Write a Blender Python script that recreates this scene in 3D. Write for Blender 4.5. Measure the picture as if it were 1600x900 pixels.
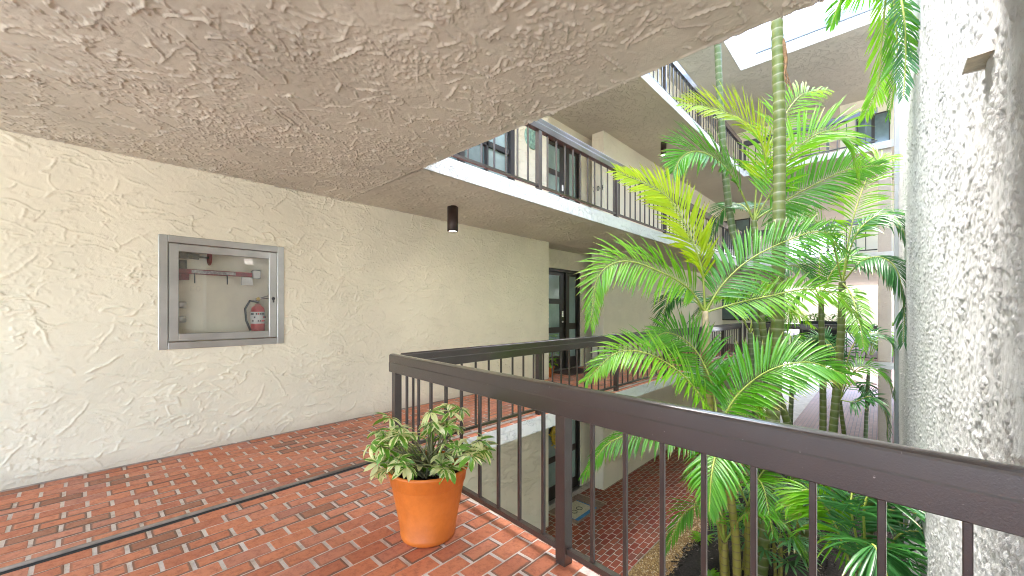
import bpy, math, random
import numpy as np
from mathutils import Vector, Matrix
R = math.radians
random.seed(7); rng = np.random.default_rng(7)
for o in list(bpy.data.objects): bpy.data.objects.remove(o)
sc = bpy.context.scene
col = sc.collection

# ------------------------------------------------------------------ camera
TH = math.atan(577/622.); HC = 1.28
cam_d = bpy.data.cameras.new('camera'); cam = bpy.data.objects.new('camera', cam_d); col.objects.link(cam)
cam.location = (0, 0, HC); cam.rotation_euler = (R(90), 0, TH)
cam_d.sensor_width = 36; cam_d.lens = 36*622/1600.; cam_d.shift_y = 35/1600.
cam_d.clip_start = .02; cam_d.clip_end = 600
sc.camera = cam
# ------------------------------------------------------------------ world, sun, exposure
SUN_EL, SUN_AZ = 73, 280          # direction the sun stands in: degrees from +Y, clockwise
w = bpy.data.worlds.new('World'); sc.world = w; w.use_nodes = True
nt = w.node_tree; nt.nodes.clear()
sky = nt.nodes.new('ShaderNodeTexSky'); sky.sky_type = 'NISHITA'; sky.sun_disc = False
sky.sun_elevation = R(SUN_EL); sky.sun_rotation = R(SUN_AZ); sky.dust_density = 3.5; sky.air_density = 1.0; sky.ozone_density = .6
bgn = nt.nodes.new('ShaderNodeBackground'); bgn.inputs[1].default_value = .15
wo = nt.nodes.new('ShaderNodeOutputWorld')
nt.links.new(sky.outputs[0], bgn.inputs[0]); nt.links.new(bgn.outputs[0], wo.inputs[0])
sl = bpy.data.lights.new('sun', 'SUN'); sun = bpy.data.objects.new('sun', sl); col.objects.link(sun)
sl.energy = .8; sl.angle = R(35); sl.color = (1, .99, .97)
sd = Vector((math.sin(R(SUN_AZ))*math.cos(R(SUN_EL)), math.cos(R(SUN_AZ))*math.cos(R(SUN_EL)), math.sin(R(SUN_EL))))
sun.rotation_euler = sd.to_track_quat('Z', 'Y').to_euler(); sun.location = (0, 0, 30)
vs = sc.view_settings; vs.view_transform = 'Standard'; vs.look = 'None'; vs.gamma = 1; vs.exposure = 3.92
sc.cycles.use_denoising = True; sc.cycles.filter_width = 1.05
sc.cycles.max_bounces = 8; sc.cycles.diffuse_bounces = 5; sc.cycles.glossy_bounces = 3
sc.cycles.transmission_bounces = 4; sc.cycles.transparent_max_bounces = 8

# ------------------------------------------------------------------ helpers
class MB:
    def __init__(s): s.v = []; s.f = []; s.m = []; s.uv = []; s.sm = []
    def face(s, idx, mi=0, uv=None, smooth=False):
        s.f.append(idx); s.m.append(mi); s.uv.append(uv or [(0, 0)]*len(idx)); s.sm.append(smooth)
    def quad(s, a, b, c, d, mi=0, uv=None, smooth=False):
        n = len(s.v); s.v += [tuple(a), tuple(b), tuple(c), tuple(d)]; s.face((n, n+1, n+2, n+3), mi, uv, smooth)
    def box(s, x0, x1, y0, y1, z0, z1, mi=0, bev=0.):
        if bev <= 0:
            n = len(s.v)
            s.v += [(x, y, z) for z in (z0, z1) for y in (y0, y1) for x in (x0, x1)]
            for q in ((0, 2, 3, 1), (4, 5, 7, 6), (0, 1, 5, 4), (2, 6, 7, 3), (0, 4, 6, 2), (1, 3, 7, 5)):
                s.face(tuple(n+i for i in q), mi)
        else:
            b = min(bev, (x1-x0)/2.01, (y1-y0)/2.01, (z1-z0)/2.01); n = len(s.v); V = {}
            for ix, (xe, xs) in enumerate(((x0, 1), (x1, -1))):
                for iy, (ye, ys) in enumerate(((y0, 1), (y1, -1))):
                    for iz, (ze, zs) in enumerate(((z0, 1), (z1, -1))):
                        for ax in range(3):
                            V[ix, iy, iz, ax] = len(s.v)
                            s.v.append((xe+(0 if ax == 0 else b*xs), ye+(0 if ax == 1 else b*ys), ze+(0 if ax == 2 else b*zs)))
            def F(k):
                c = [sum(s.v[i][a] for i in k)/len(k) for a in range(3)]
                p = [Vector(s.v[i]) for i in k]; nn = (p[1]-p[0]).cross(p[2]-p[0])
                ctr = Vector(((x0+x1)/2, (y0+y1)/2, (z0+z1)/2))
                s.face(tuple(k) if nn.dot(Vector(c)-ctr) > 0 else tuple(reversed(k)), mi)
            for i in (0, 1):
                F([V[i, 0, 0, 0], V[i, 1, 0, 0], V[i, 1, 1, 0], V[i, 0, 1, 0]])
                F([V[0, i, 0, 1], V[1, i, 0, 1], V[1, i, 1, 1], V[0, i, 1, 1]])
                F([V[0, 0, i, 2], V[1, 0, i, 2], V[1, 1, i, 2], V[0, 1, i, 2]])
            for a in (0, 1):
                for c in (0, 1):
                    F([V[a, c, 0, 0], V[a, c, 1, 0], V[a, c, 1, 1], V[a, c, 0, 1]])
                    F([V[a, 0, c, 0], V[a, 1, c, 0], V[a, 1, c, 2], V[a, 0, c, 2]])
                    F([V[0, a, c, 1], V[1, a, c, 1], V[1, a, c, 2], V[0, a, c, 2]])
                    for d in (0, 1): F([V[a, c, d, 0], V[a, c, d, 1], V[a, c, d, 2]])
    def tube(s, pts, rad, n=8, mi=0, cap=True, vscale=1.):
        P = [Vector(p) for p in pts]; rings = []; L = 0; up = None
        rr = rad if hasattr(rad, '__len__') else [rad]*len(P)
        for i, p in enumerate(P):
            t = (P[min(i+1, len(P)-1)]-P[max(i-1, 0)]).normalized()
            if up is None:
                up = Vector((0, 0, 1)) if abs(t.z) < .9 else Vector((1, 0, 0))
            a = t.cross(up).normalized(); up = a.cross(t).normalized()
            if i: L += (p-P[i-1]).length
            st = len(s.v)
            for k in range(n):
                an = 2*math.pi*k/n; s.v.append(tuple(p+(a*math.cos(an)+up*math.sin(an))*rr[i]))
            rings.append((st, L))
        for (a, la), (b, lb) in zip(rings, rings[1:]):
            for k in range(n):
                k2 = (k+1) % n
                s.face((a+k, a+k2, b+k2, b+k), mi, [(k/n, la*vscale), ((k+1)/n, la*vscale), ((k+1)/n, lb*vscale), (k/n, lb*vscale)], True)
        if cap:
            s.face(tuple(reversed(range(rings[0][0], rings[0][0]+n))), mi); s.face(tuple(range(rings[-1][0], rings[-1][0]+n)), mi)
    def lathe(s, prof, c, n=32, mi=0, axis='z'):
        st = len(s.v); cx, cy, cz = c
        for r, z in prof:
            for k in range(n):
                a = 2*math.pi*k/n; u, v = r*math.cos(a), r*math.sin(a)
                s.v.append((cx+u, cy+v, cz+z) if axis == 'z' else (cx+z, cy+u, cz+v))
        for i in range(len(prof)-1):
            for k in range(n):
                k2 = (k+1) % n; s.face((st+i*n+k, st+i*n+k2, st+(i+1)*n+k2, st+(i+1)*n+k), mi, None, True)
    def mesh(s, name, mats):
        me = bpy.data.meshes.new(name); me.from_pydata(s.v, [], s.f)
        for m in (mats if isinstance(mats, (list, tuple)) else [mats]): me.materials.append(m)
        me.polygons.foreach_set('material_index', s.m); me.polygons.foreach_set('use_smooth', s.sm)
        ul = me.uv_layers.new(name='UVMap'); ul.data.foreach_set('uv', [c for f in s.uv for p in f for c in p])
        me.update(); return me
    def build(s, name, mats, parent=None): return link(name, s.mesh(name, mats), parent)
def link(name, me, parent=None, loc=None):
    o = bpy.data.objects.new(name, me); col.objects.link(o)
    if loc is not None: o.location = loc
    if parent is not None:
        o.parent = parent; o.matrix_parent_inverse = Matrix.Translation(-world_loc(parent))
    return o
def world_loc(o): return Vector(o.get('_w', (0, 0, 0)))
def thing(name, label, cat, loc, group=None):
    o = bpy.data.objects.new(name, None); col.objects.link(o); o.location = loc; o['_w'] = tuple(loc); o.empty_display_size = .1
    return tag(o, label, cat, group)
def tag(o, label=None, cat=None, group=None, kind=None):
    if label: o['label'] = label
    if cat: o['category'] = cat
    if group: o['group'] = group
    if kind: o['kind'] = kind
    return o
def boxo(name, mat, parent, *a, bev=0.):
    m = MB(); m.box(*a, bev=bev); return m.build(name, mat, parent)
CT, ST = math.cos(TH), math.sin(TH)
def at(px, py, d):                                   # a point of the place from its bearing and its distance
    r = (px-800)/622*d; return Vector((r*CT-d*ST, r*ST+d*CT, HC+(485-py)/622*d))
def project(X, Y, Z):
    r = X*CT+Y*ST; d = -X*ST+Y*CT
    return (800+622*r/d, 485-622*(Z-HC)/d, d) if d > .05 else (0, 0, -1)

# ------------------------------------------------------------------ materials
def nodes(name):
    m = bpy.data.materials.new(name); m.use_nodes = True; t = m.node_tree; t.nodes.clear()
    out = t.nodes.new('ShaderNodeOutputMaterial'); b = t.nodes.new('ShaderNodeBsdfPrincipled'); t.links.new(b.outputs[0], out.inputs[0])
    return m, t, b, out
class G:
    def __init__(s, t): s.t = t
    def n(s, ty, **k):
        x = s.t.nodes.new(ty)
        for a, v in k.items(): setattr(x, a, v)
        return x
    def put(s, sock, v):
        if hasattr(v, 'is_output'): s.t.links.new(v, sock)
        elif v is not None: sock.default_value = v
    def math(s, op, a, b=None, c=None, clamp=False):
        x = s.n('ShaderNodeMath', operation=op, use_clamp=clamp); s.put(x.inputs[0], a); s.put(x.inputs[1], b); s.put(x.inputs[2], c); return x.outputs[0]
    def noise(s, vec, scale, detail=3, rough=.5, dist=0., col=False):
        x = s.n('ShaderNodeTexNoise'); s.put(x.inputs['Vector'], vec); x.inputs['Scale'].default_value = scale
        x.inputs['Detail'].default_value = detail; x.inputs['Roughness'].default_value = rough; x.inputs['Distortion'].default_value = dist
        return x.outputs[1] if col else x.outputs[0]
    def sstep(s, v, a, b, lo=0., hi=1.):
        x = s.n('ShaderNodeMapRange', interpolation_type='SMOOTHSTEP'); s.put(x.inputs[0], v)
        x.inputs[1].default_value = a; x.inputs[2].default_value = b; x.inputs[3].default_value = lo; x.inputs[4].default_value = hi; return x.outputs[0]
    def mix(s, f, a, b, bt='MIX'):
        x = s.n('ShaderNodeMix', data_type='RGBA', blend_type=bt); s.put(x.inputs[0], f); s.put(x.inputs[6], a); s.put(x.inputs[7], b); return x.outputs[2]
    def coord(s, which='Object'): return s.n('ShaderNodeTexCoord').outputs[which]
    def scale(s, v, k, loc=(0, 0, 0)):
        x = s.n('ShaderNodeMapping'); s.put(x.inputs[0], v); x.inputs[3].default_value = k; x.inputs[1].default_value = loc; return x.outputs[0]
    def ramp(s, v, stops):
        x = s.n('ShaderNodeValToRGB'); s.put(x.inputs[0], v); e = x.color_ramp.elements
        while len(e) < len(stops): e.new(.5)
        for k, (p, c) in zip(e, stops): k.position = p; k.color = (*c, 1)
        return x.outputs[0]
    def bump(s, h, dist, strength=1., normal=None):
        x = s.n('ShaderNodeBump'); s.put(x.inputs['Height'], h); x.inputs['Distance'].default_value = dist; x.inputs['Strength'].default_value = strength
        if normal: s.put(x.inputs['Normal'], normal)
        return x.outputs[0]
def c4(c): return (*c, 1)
def plain(name, c, rough=.5, metal=0., nscale=0, namp=.15, spec=.5, bumpd=0., bscale=60):
    m, t, b, o = nodes(name); g = G(t); b.inputs['Roughness'].default_value = rough; b.inputs['Metallic'].default_value = metal
    b.inputs['Specular IOR Level'].default_value = spec
    if nscale:
        v = g.noise(g.coord(), nscale, 5, .6)
        g.put(b.inputs['Base Color'], g.mix(g.sstep(v, .3, .7), c4([x*(1-namp) for x in c]), c4([min(1, x*(1+namp)) for x in c])))
        g.put(b.inputs['Roughness'], g.sstep(v, .2, .8, max(0, rough-.1), min(1, rough+.12)))
    else: b.inputs['Base Color'].default_value = c4(c)
    if bumpd: g.put(b.inputs['Normal'], g.bump(g.noise(g.coord(), bscale, 4, .6), bumpd))
    return m
def stucco(name, c, stretch, scale=1., dist=.012, dirt=None, rough=.85):
    """far stucco: ridged plaster as fine relief"""
    m, t, b, o = nodes(name); g = G(t); co = g.coord()
    n1 = g.noise(g.scale(co, stretch), 6.*scale, 4, .6, .6)
    h = g.math('ADD', g.sstep(g.math('ABSOLUTE', g.math('SUBTRACT', n1, .5)), 0., .035, .8, 0.), g.sstep(n1, .5, .54, 0, .4))
    g.put(b.inputs['Normal'], g.bump(h, dist))
    big = g.noise(co, .9, 3, .6)
    cc = g.mix(g.sstep(big, .3, .7), c4([x*.93 for x in c]), c4([min(1, x*1.05) for x in c]))
    if dirt:
        dn = g.noise(g.scale(co, dirt[1]), dirt[2], 4, .65)
        cc = g.mix(g.sstep(dn, dirt[3], dirt[4], 0, dirt[5]), cc, c4(dirt[0]))
    g.put(b.inputs['Base Color'], cc); b.inputs['Roughness'].default_value = rough; b.inputs['Specular IOR Level'].default_value = .3
    return m
def plaster(name, c, dirt=None, rough=.8, amp=.06, base_dirt=False):
    """colour of the modelled stucco; its relief is geometry"""
    m, t, b, o = nodes(name); g = G(t); co = g.coord(); big = g.noise(co, 1.1, 4, .65)
    cc = g.mix(g.sstep(big, .3, .7), c4([x*(1-amp) for x in c]), c4([min(1, x*(1+amp)) for x in c]))
    if dirt:
        dn = g.noise(g.scale(co, dirt[1]), dirt[2], 4, .65)
        cc = g.mix(g.sstep(dn, dirt[3], dirt[4], 0, dirt[5]), cc, c4(dirt[0]))
    if base_dirt:
        sp = g.n('ShaderNodeSeparateXYZ'); g.put(sp.inputs[0], co); nz = g.noise(co, 7, 4, .7)
        f = g.math('MULTIPLY', g.sstep(g.math('ADD', sp.outputs[2], g.math('MULTIPLY', nz, -.16)), -.08, .09, 1, 0), .35)
        cc = g.mix(f, cc, c4((.36, .27, .20)))
        cc = g.mix(g.sstep(g.noise(g.scale(co, (1, 1, 2.5)), 3.1, 5, .7), .64, .78, 0, .22), cc, c4((.52, .45, .34)))
    g.put(b.inputs['Normal'], g.bump(g.noise(co, 190, 2, .6), .0016))
    g.put(b.inputs['Base Color'], cc); b.inputs['Roughness'].default_value = rough; b.inputs['Specular IOR Level'].default_value = .35
    return m
# ---- modelled stucco relief
def vnoise(x, y, seed):
    r = np.random.default_rng(seed); T = r.random((257, 257)); T[-1] = T[0]; T[:, -1] = T[:, 0]
    xi = np.floor(x).astype(int); yi = np.floor(y).astype(int); fx = x-xi; fy = y-yi
    fx = fx*fx*fx*(fx*(fx*6-15)+10); fy = fy*fy*fy*(fy*(fy*6-15)+10); xi %= 256; yi %= 256
    return (T[yi, xi]*(1-fx)+T[yi, xi+1]*fx)*(1-fy)+(T[yi+1, xi]*(1-fx)+T[yi+1, xi+1]*fx)*fy
def fbm(x, y, seed, o=4, g=.55):
    v = 0; a = 1; tot = 0
    for i in range(o): v = v+a*vnoise(x*2**i+17.3*i, y*2**i+9.1*i, seed+i); tot += a; a *= g
    return v/tot
def sst(v, a, b): t = np.clip((v-a)/(b-a), 0, 1); return t*t*(3-2*t)
def trowel(u, v, seed, ridge=.006, step=.0028, crumb=.003, su=1., sv=1., k=1.):
    """skip-trowel plaster: lapped plates with raised lips, broken ridges, crumbs"""
    wu = u+(fbm(u*3*k, v*3*k, seed+50, 3)-.5)*.22/k; wv = v+(fbm(u*3*k+40, v*3*k, seed+60, 3)-.5)*.22/k
    n1 = fbm(wu*4*su*k, wv*4*sv*k, seed, 4); n2 = fbm(wu*8*su*k+3, wv*8*sv*k+7, seed+10, 4)
    m1 = sst(fbm(u*2.6*k+5, v*2.6*k, seed+20, 3), .40, .54); m2 = sst(fbm(u*3.6*k+15, v*3.6*k, seed+30, 3), .41, .55); m3 = sst(fbm(u*1.7*k+25, v*1.7*k, seed+35, 3), .38, .60)
    r1 = (1-sst(np.abs(n1-.5), 0, .020))*m1; r2 = (1-sst(np.abs(n2-.5), 0, .026))*m2
    pl = sst(n1, .495, .515)+.6*sst(n2, .53, .56)
    fine = fbm(u*34*k, v*34*k, seed+70, 3, .65)
    cr = sst(fine, .55, .72)*m3
    return ridge*(r1*(.5+fine)+.7*r2*(.4+fine))+step*pl+crumb*cr*1.5+.0016*fine+.004*vnoise(u*1.2, v*1.2, seed+80)
def strokes(a, b, seed, n, ang, spread, lmin, lmax, amp, wd=.0045, curl=.5):
    """raised lips left by the trowel: thin wavy ridges added to a height grid"""
    r = np.random.default_rng(seed); u = a[0]; v = b[:, 0]; H = np.zeros_like(a); nu, nv = len(u), len(v); du, dv = u[-1]/(nu-1), v[-1]/(nv-1)
    for _ in range(n):
        x, y = r.uniform(0, u[-1]), r.uniform(0, v[-1]); th = ang+r.normal()*spread; L = lmin+(lmax-lmin)*r.random()**2; h = amp*r.uniform(.4, 1.); k = r.normal()*curl/max(L, .05); ww = wd*r.uniform(.7, 1.6); ns = max(4, int(L/.004)); ph = r.uniform(0, 6.28); fq = r.uniform(25, 70)
        for i in range(ns):
            t = i/ns; x += math.cos(th)*.004; y += math.sin(th)*.004; th += k*.004+math.sin(ph+fq*i*.004)*.035
            e = h*min(1, 5*t, 4*(1-t))*(.75+.25*math.sin(ph*3+i*.9)); ci, cj = int(round(x/du)), int(round(y/dv))
            i0, i1, j0, j1 = max(ci-2, 0), min(ci+3, nu), max(cj-2, 0), min(cj+3, nv)
            if i0 >= i1 or j0 >= j1: continue
            g2 = ((u[None, i0:i1]-x)**2+(v[j0:j1, None]-y)**2)/(ww*ww); H[j0:j1, i0:i1] = np.maximum(H[j0:j1, i0:i1], e*np.exp(-g2*.7))
    return H
def relief(name, mat, org, U, V, nu, nv, hf, N, parent, hole=None, warp=None):
    lu, lv = U.length, V.length; uu = np.linspace(0, 1, nu) if warp is None else warp(np.linspace(0, 1, nu))
    a, b = np.meshgrid(uu*lu, np.linspace(0, lv, nv)); h = hf(a, b)
    co = np.array(org)[None, None]+a[..., None]*np.array(U.normalized())+b[..., None]*np.array(V.normalized())+h[..., None]*np.array(N)
    idx = np.arange(nu*nv).reshape(nv, nu); q = np.stack([idx[:-1, :-1], idx[:-1, 1:], idx[1:, 1:], idx[1:, :-1]], -1).reshape(-1, 4)
    if U.cross(V).dot(Vector(N)) < 0: q = q[:, ::-1]
    if hole:
        ca = (a[:-1, :-1]+a[1:, 1:])/2; cb = (b[:-1, :-1]+b[1:, 1:])/2; k = ~((ca > hole[0]) & (ca < hole[1]) & (cb > hole[2]) & (cb < hole[3])); q = q[k.reshape(-1)]
    me = bpy.data.meshes.new(name); n = len(q); me.vertices.add(nu*nv); me.vertices.foreach_set('co', co.reshape(-1).astype(np.float32))
    me.loops.add(n*4); me.loops.foreach_set('vertex_index', np.ascontiguousarray(q).reshape(-1).astype(np.int32)); me.polygons.add(n)
    me.polygons.foreach_set('loop_start', np.arange(0, n*4, 4, dtype=np.int32)); me.polygons.foreach_set('use_smooth', np.ones(n, dtype=bool)); me.materials.append(mat); me.update(calc_edges=True); me.validate()
    return link(name, me, parent)
M = {}
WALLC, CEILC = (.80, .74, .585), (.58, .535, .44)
M['wall'] = stucco('cream_stucco', WALLC, (1, .55, 1.25), 1.0, .011)
M['wall_relief'] = plaster('cream_plaster', WALLC, base_dirt=True)
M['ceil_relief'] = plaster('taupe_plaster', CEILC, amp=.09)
M['wall_far'] = stucco('cream_stucco_smooth', WALLC, (1, .8, 1), 1.3, .006)
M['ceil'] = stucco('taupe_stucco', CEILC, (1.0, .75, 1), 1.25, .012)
M['fascia'] = stucco('white_stucco', (.74, .725, .68), (1, .7, 1), 1.8, .012, dirt=((.28, .25, .21), (1, 1, .5), 8, .64, .76, .7))
M['grey'] = plaster('grey_plaster', (.46, .475, .48), dirt=((.33, .335, .325), (1, 1.2, .4), 2.0, .50, .80, .5), amp=.07)
M['white'] = plain('white_paint', (.80, .79, .76), .6, nscale=3, namp=.06)
M['concrete'] = plain('concrete', (.42, .40, .37), .85, nscale=4, namp=.2, bumpd=.004)
M['dark'] = plain('dark_gap', (.03, .028, .026), .9)
M['lip'] = plain('joint_metal', (.30, .235, .185), .55, nscale=8, namp=.3)
M['ground'] = plain('pale_ground', (.34, .34, .30), .95, nscale=2, namp=.25)
def brick_mat(name='fired_brick', stops=None):
    m, t, b, o = nodes(name); g = G(t); co = g.coord()
    geo = g.n('ShaderNodeNewGeometry'); inf = g.n('ShaderNodeObjectInfo')
    rnd = g.math('FRACT', g.math('ADD', geo.outputs['Random Per Island'], g.math('MULTIPLY', inf.outputs['Random'], 7.31)))
    rnd2 = g.math('FRACT', g.math('MULTIPLY', rnd, 13.7))
    pos = geo.outputs['Position']
    base = g.ramp(rnd, stops or [(0, (.52, .17, .085)), (.3, (.60, .20, .095)), (.6, (.66, .235, .115)), (.85, (.62, .24, .14)), (1, (.47, .18, .115))])
    n1 = g.noise(pos, 26, 5, .7); n2 = g.noise(pos, 120, 3, .7); n3 = g.noise(pos, 1.6, 3, .6)
    base = g.mix(g.sstep(n1, .42, .75, 0, .55), base, c4((.23, .06, .04)))
    base = g.mix(g.sstep(n2, .6, .75, 0, .4), base, c4((.60, .27, .16)))
    uv = g.n('ShaderNodeUVMap').outputs[0]; sp = g.n('ShaderNodeSeparateXYZ'); g.put(sp.inputs[0], uv)
    ex = g.math('MULTIPLY', g.math('ABSOLUTE', g.math('SUBTRACT', sp.outputs[0], .5)), .107*2)     # distance from middle in metres*2
    ey = g.math('MULTIPLY', g.math('ABSOLUTE', g.math('SUBTRACT', sp.outputs[1], .5)), .215*2)
    edge = g.math('MINIMUM', g.math('SUBTRACT', .107, ex), g.math('SUBTRACT', .215, ey))
    edge = g.math('ADD', edge, g.math('MULTIPLY', g.math('SUBTRACT', n1, .5), .06))
    stain = g.math('MULTIPLY', g.sstep(edge, .012, .032, 1, 0), g.sstep(rnd2, .25, .8, 0, .85))
    base = g.mix(stain, base, c4((.13, .085, .06)))
    base = g.mix(g.math('MULTIPLY', g.sstep(rnd2, .86, .92), .5), base, c4((.17, .09, .055)))
    g.put(b.inputs['Base Color'], base)
    g.put(b.inputs['Roughness'], g.sstep(g.math('ADD', g.math('MULTIPLY', n1, .6), g.math('MULTIPLY', n3, .6)), .35, .85, .36, .68))
    b.inputs['Specular IOR Level'].default_value = .42
    g.put(b.inputs['Normal'], g.bump(g.math('ADD', n1, g.math('MULTIPLY', n2, .5)), .0025))
    return m
M['brick'] = brick_mat(); M['brick_low_shaded'] = brick_mat('shaded_brick', [(0, (.24, .04, .022)), (.4, (.31, .058, .03)), (.7, (.35, .085, .042)), (1, (.22, .07, .045))])  # second one: darker copy, the lower floor's deeper shade put into the brick colour
def grout_mat():
    m, t, b, o = nodes('grout'); g = G(t); co = g.coord(); n = g.noise(co, 9, 5, .7)
    g.put(b.inputs['Base Color'], g.ramp(n, [(.3, (.42, .33, .28)), (.5, (.66, .57, .50)), (.75, (.76, .67, .60))])); b.inputs['Roughness'].default_value = .9
    g.put(b.inputs['Normal'], g.bump(g.noise(co, 120, 3), .003)); return m
M['grout'] = grout_mat()
def paving_mat(name, c1, c2, cm):
    m, t, b, o = nodes(name); g = G(t); co = g.coord(); x = g.n('ShaderNodeTexBrick'); mp = g.n('ShaderNodeMapping'); g.put(mp.inputs[0], co); mp.inputs[2].default_value = (0, 0, R(90))
    g.put(x.inputs[0], mp.outputs[0]); x.inputs['Scale'].default_value = 1; x.inputs['Brick Width'].default_value = .215; x.inputs['Row Height'].default_value = .107; x.inputs['Mortar Size'].default_value = .007
    x.inputs['Color1'].default_value = c4(c1); x.inputs['Color2'].default_value = c4(c2); x.inputs['Mortar'].default_value = c4(cm)
    g.put(b.inputs['Base Color'], x.outputs[0]); b.inputs['Roughness'].default_value = .6; g.put(b.inputs['Normal'], g.bump(x.outputs['Fac'], -.004)); return m
M['paving_grey'] = paving_mat('far_paving', (.26, .125, .10), (.20, .09, .07), (.07, .055, .05))
M['paving_red'] = paving_mat('red_paving', (.38, .11, .06), (.30, .085, .05), (.55, .42, .36))
def rail_mat():
    m, t, b, o = nodes('brown_rail_paint'); g = G(t); co = g.coord(); n = g.noise(co, 55, 4, .75); n2 = g.noise(co, 3, 4, .6); n3 = g.noise(co, 190, 3, .6)
    c = g.mix(g.sstep(n2, .3, .7), c4((.032, .020, .016)), c4((.042, .028, .023)))
    c = g.mix(g.sstep(n, .685, .73, 0, .65), c, c4((.38, .34, .31))); g.put(b.inputs['Base Color'], c)
    b.inputs['Roughness'].default_value = .34; b.inputs['Specular IOR Level'].default_value = .5; g.put(b.inputs['Normal'], g.bump(g.math('ADD', n3, g.math('MULTIPLY', n, .5)), .0009))
    b.inputs['Coat Weight'].default_value = .9; b.inputs['Coat Roughness'].default_value = .1; return m
M['rail'] = rail_mat()
def steel_mat():
    m, t, b, o = nodes('brushed_steel'); g = G(t); co = g.coord(); n = g.noise(g.scale(co, (1, 3, 90)), 6, 3, .6); n2 = g.noise(co, 5, 3, .5)
    g.put(b.inputs['Base Color'], g.mix(n2, c4((.34, .335, .32)), c4((.60, .60, .585)))); b.inputs['Metallic'].default_value = .9
    g.put(b.inputs['Roughness'], g.sstep(n, .3, .7, .28, .46)); return m
M['steel'] = steel_mat()
def glass_mat(name, refl, tint=(1, 1, 1)):
    m, t, b, o = nodes(name); g = G(t); t.nodes.remove(b)
    tr = g.n('ShaderNodeBsdfTransparent'); tr.inputs[0].default_value = c4(tint); gl = g.n('ShaderNodeBsdfGlossy'); gl.inputs['Roughness'].default_value = .015
    fr = g.n('ShaderNodeFresnel'); fr.inputs[0].default_value = 1.5; f = g.math('ADD', fr.outputs[0], refl, clamp=True)
    mx = g.n('ShaderNodeMixShader'); g.put(mx.inputs[0], f); t.links.new(tr.outputs[0], mx.inputs[1]); t.links.new(gl.outputs[0], mx.inputs[2]); t.links.new(mx.outputs[0], o.inputs[0]); return m
M['glass'] = glass_mat('cabinet_glass', .03)
M['door_glass'] = plain('frosted_glass', (.26, .36, .34), .12, spec=.7, nscale=1.5, namp=.2)
M['win_glass'] = plain('window_glass', (.10, .15, .15), .04, spec=.9, nscale=1.2, namp=.4)
M['door'] = plain('espresso_door', (.028, .022, .019), .38, nscale=12, namp=.2)
M['chrome'] = plain('satin_nickel', (.62, .60, .57), .25, 1.)
M['black'] = plain('black_paint', (.012, .012, .013), .45)
M['red'] = plain('red_enamel', (.50, .016, .02), .3, nscale=9, namp=.15)
M['redold'] = plain('worn_red_paint', (.26, .022, .03), .5, nscale=14, namp=.35)
M['bronze'] = plain('bronze_lamp', (.045, .026, .021), .4, .3, nscale=12, namp=.2)
def pot_mat():
    m, t, b, o = nodes('terracotta_plastic'); g = G(t); co = g.coord(); n = g.noise(co, 6, 5, .7); n2 = g.noise(g.scale(co, (1, 1, .3)), 22, 4, .7); n3 = g.noise(co, 60, 3, .6)
    c = g.mix(g.sstep(n, .3, .7), c4((.60, .145, .018)), c4((.72, .19, .026))); c = g.mix(g.sstep(n2, .62, .82, 0, .22), c, c4((.72, .40, .22))); c = g.mix(g.sstep(n3, .68, .76, 0, .4), c, c4((.34, .09, .03)))
    g.put(b.inputs['Base Color'], c); g.put(b.inputs['Roughness'], g.sstep(n2, .3, .7, .38, .62)); g.put(b.inputs['Normal'], g.bump(n3, .0008)); return m
M['pot'] = pot_mat()
M['soil'] = plain('potting_soil', (.04, .026, .018), .95, nscale=30, namp=.5, bumpd=.02, bscale=40)
M['brass'] = plain('dark_bronze_valve', (.10, .085, .05), .45, .7, nscale=14, namp=.3)
M['plaque'] = plain('verdigris_plaque', (.22, .36, .29), .6, nscale=20, namp=.35)
M['blue_metal'] = plain('grey_blue_flashing', (.26, .30, .36), .4, .2, nscale=3, namp=.1)
M['taupe_col'] = stucco('taupe_column', (.55, .46, .37), (1, 1, 1), 1.4, .006)
def emit(name, c, s):
    m, t, b, o = nodes(name); b.inputs['Base Color'].default_value = c4((.8, .8, .8)); b.inputs['Emission Color'].default_value = c4(c); b.inputs['Emission Strength'].default_value = s; return m
M['lamp'] = emit('lit_lens', (1, .93, .82), 2.2)
def leaf_mat(name, c, c2, trans=.42, rough=.34, tr_col=None):
    m, t, b, o = nodes(name); g = G(t); geo = g.n('ShaderNodeNewGeometry'); pos = geo.outputs['Position']
    f = g.math('ADD', g.math('MULTIPLY', geo.outputs['Random Per Island'], .6), g.math('MULTIPLY', g.noise(pos, 2.5, 3, .6), .5))
    cc = g.mix(g.sstep(f, .2, .9), c4(c), c4(c2)); sp = g.n('ShaderNodeSeparateXYZ'); g.put(sp.inputs[0], g.n('ShaderNodeUVMap').outputs[0])
    tip = g.math('MULTIPLY', g.sstep(g.math('ADD', sp.outputs[1], g.math('MULTIPLY', g.math('SUBTRACT', geo.outputs['Random Per Island'], .5), .22)), .86, .97), .8)
    cc = g.mix(tip, cc, c4((.30, .22, .06))); g.put(b.inputs['Base Color'], cc)
    b.inputs['Roughness'].default_value = rough; b.inputs['Specular IOR Level'].default_value = .8
    tr = g.n('ShaderNodeBsdfTranslucent'); tc = tr_col or tuple(min(1, x*1.9) for x in (c2[0]*1.15, c2[1], c2[2]*.5)); g.put(tr.inputs[0], g.mix(.35, cc, c4(tc), 'MIX'))
    mx = g.n('ShaderNodeMixShader'); mx.inputs[0].default_value = trans
    t.links.new(b.outputs[0], mx.inputs[1]); t.links.new(tr.outputs[0], mx.inputs[2]); t.links.new(mx.outputs[0], o.inputs[0]); return m
M['leaf'] = leaf_mat('palm_leaf', (.065, .26, .012), (.13, .38, .02))
M['leaf_dark'] = leaf_mat('palm_leaf_dark', (.03, .15, .035), (.06, .22, .05), .34)
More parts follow.
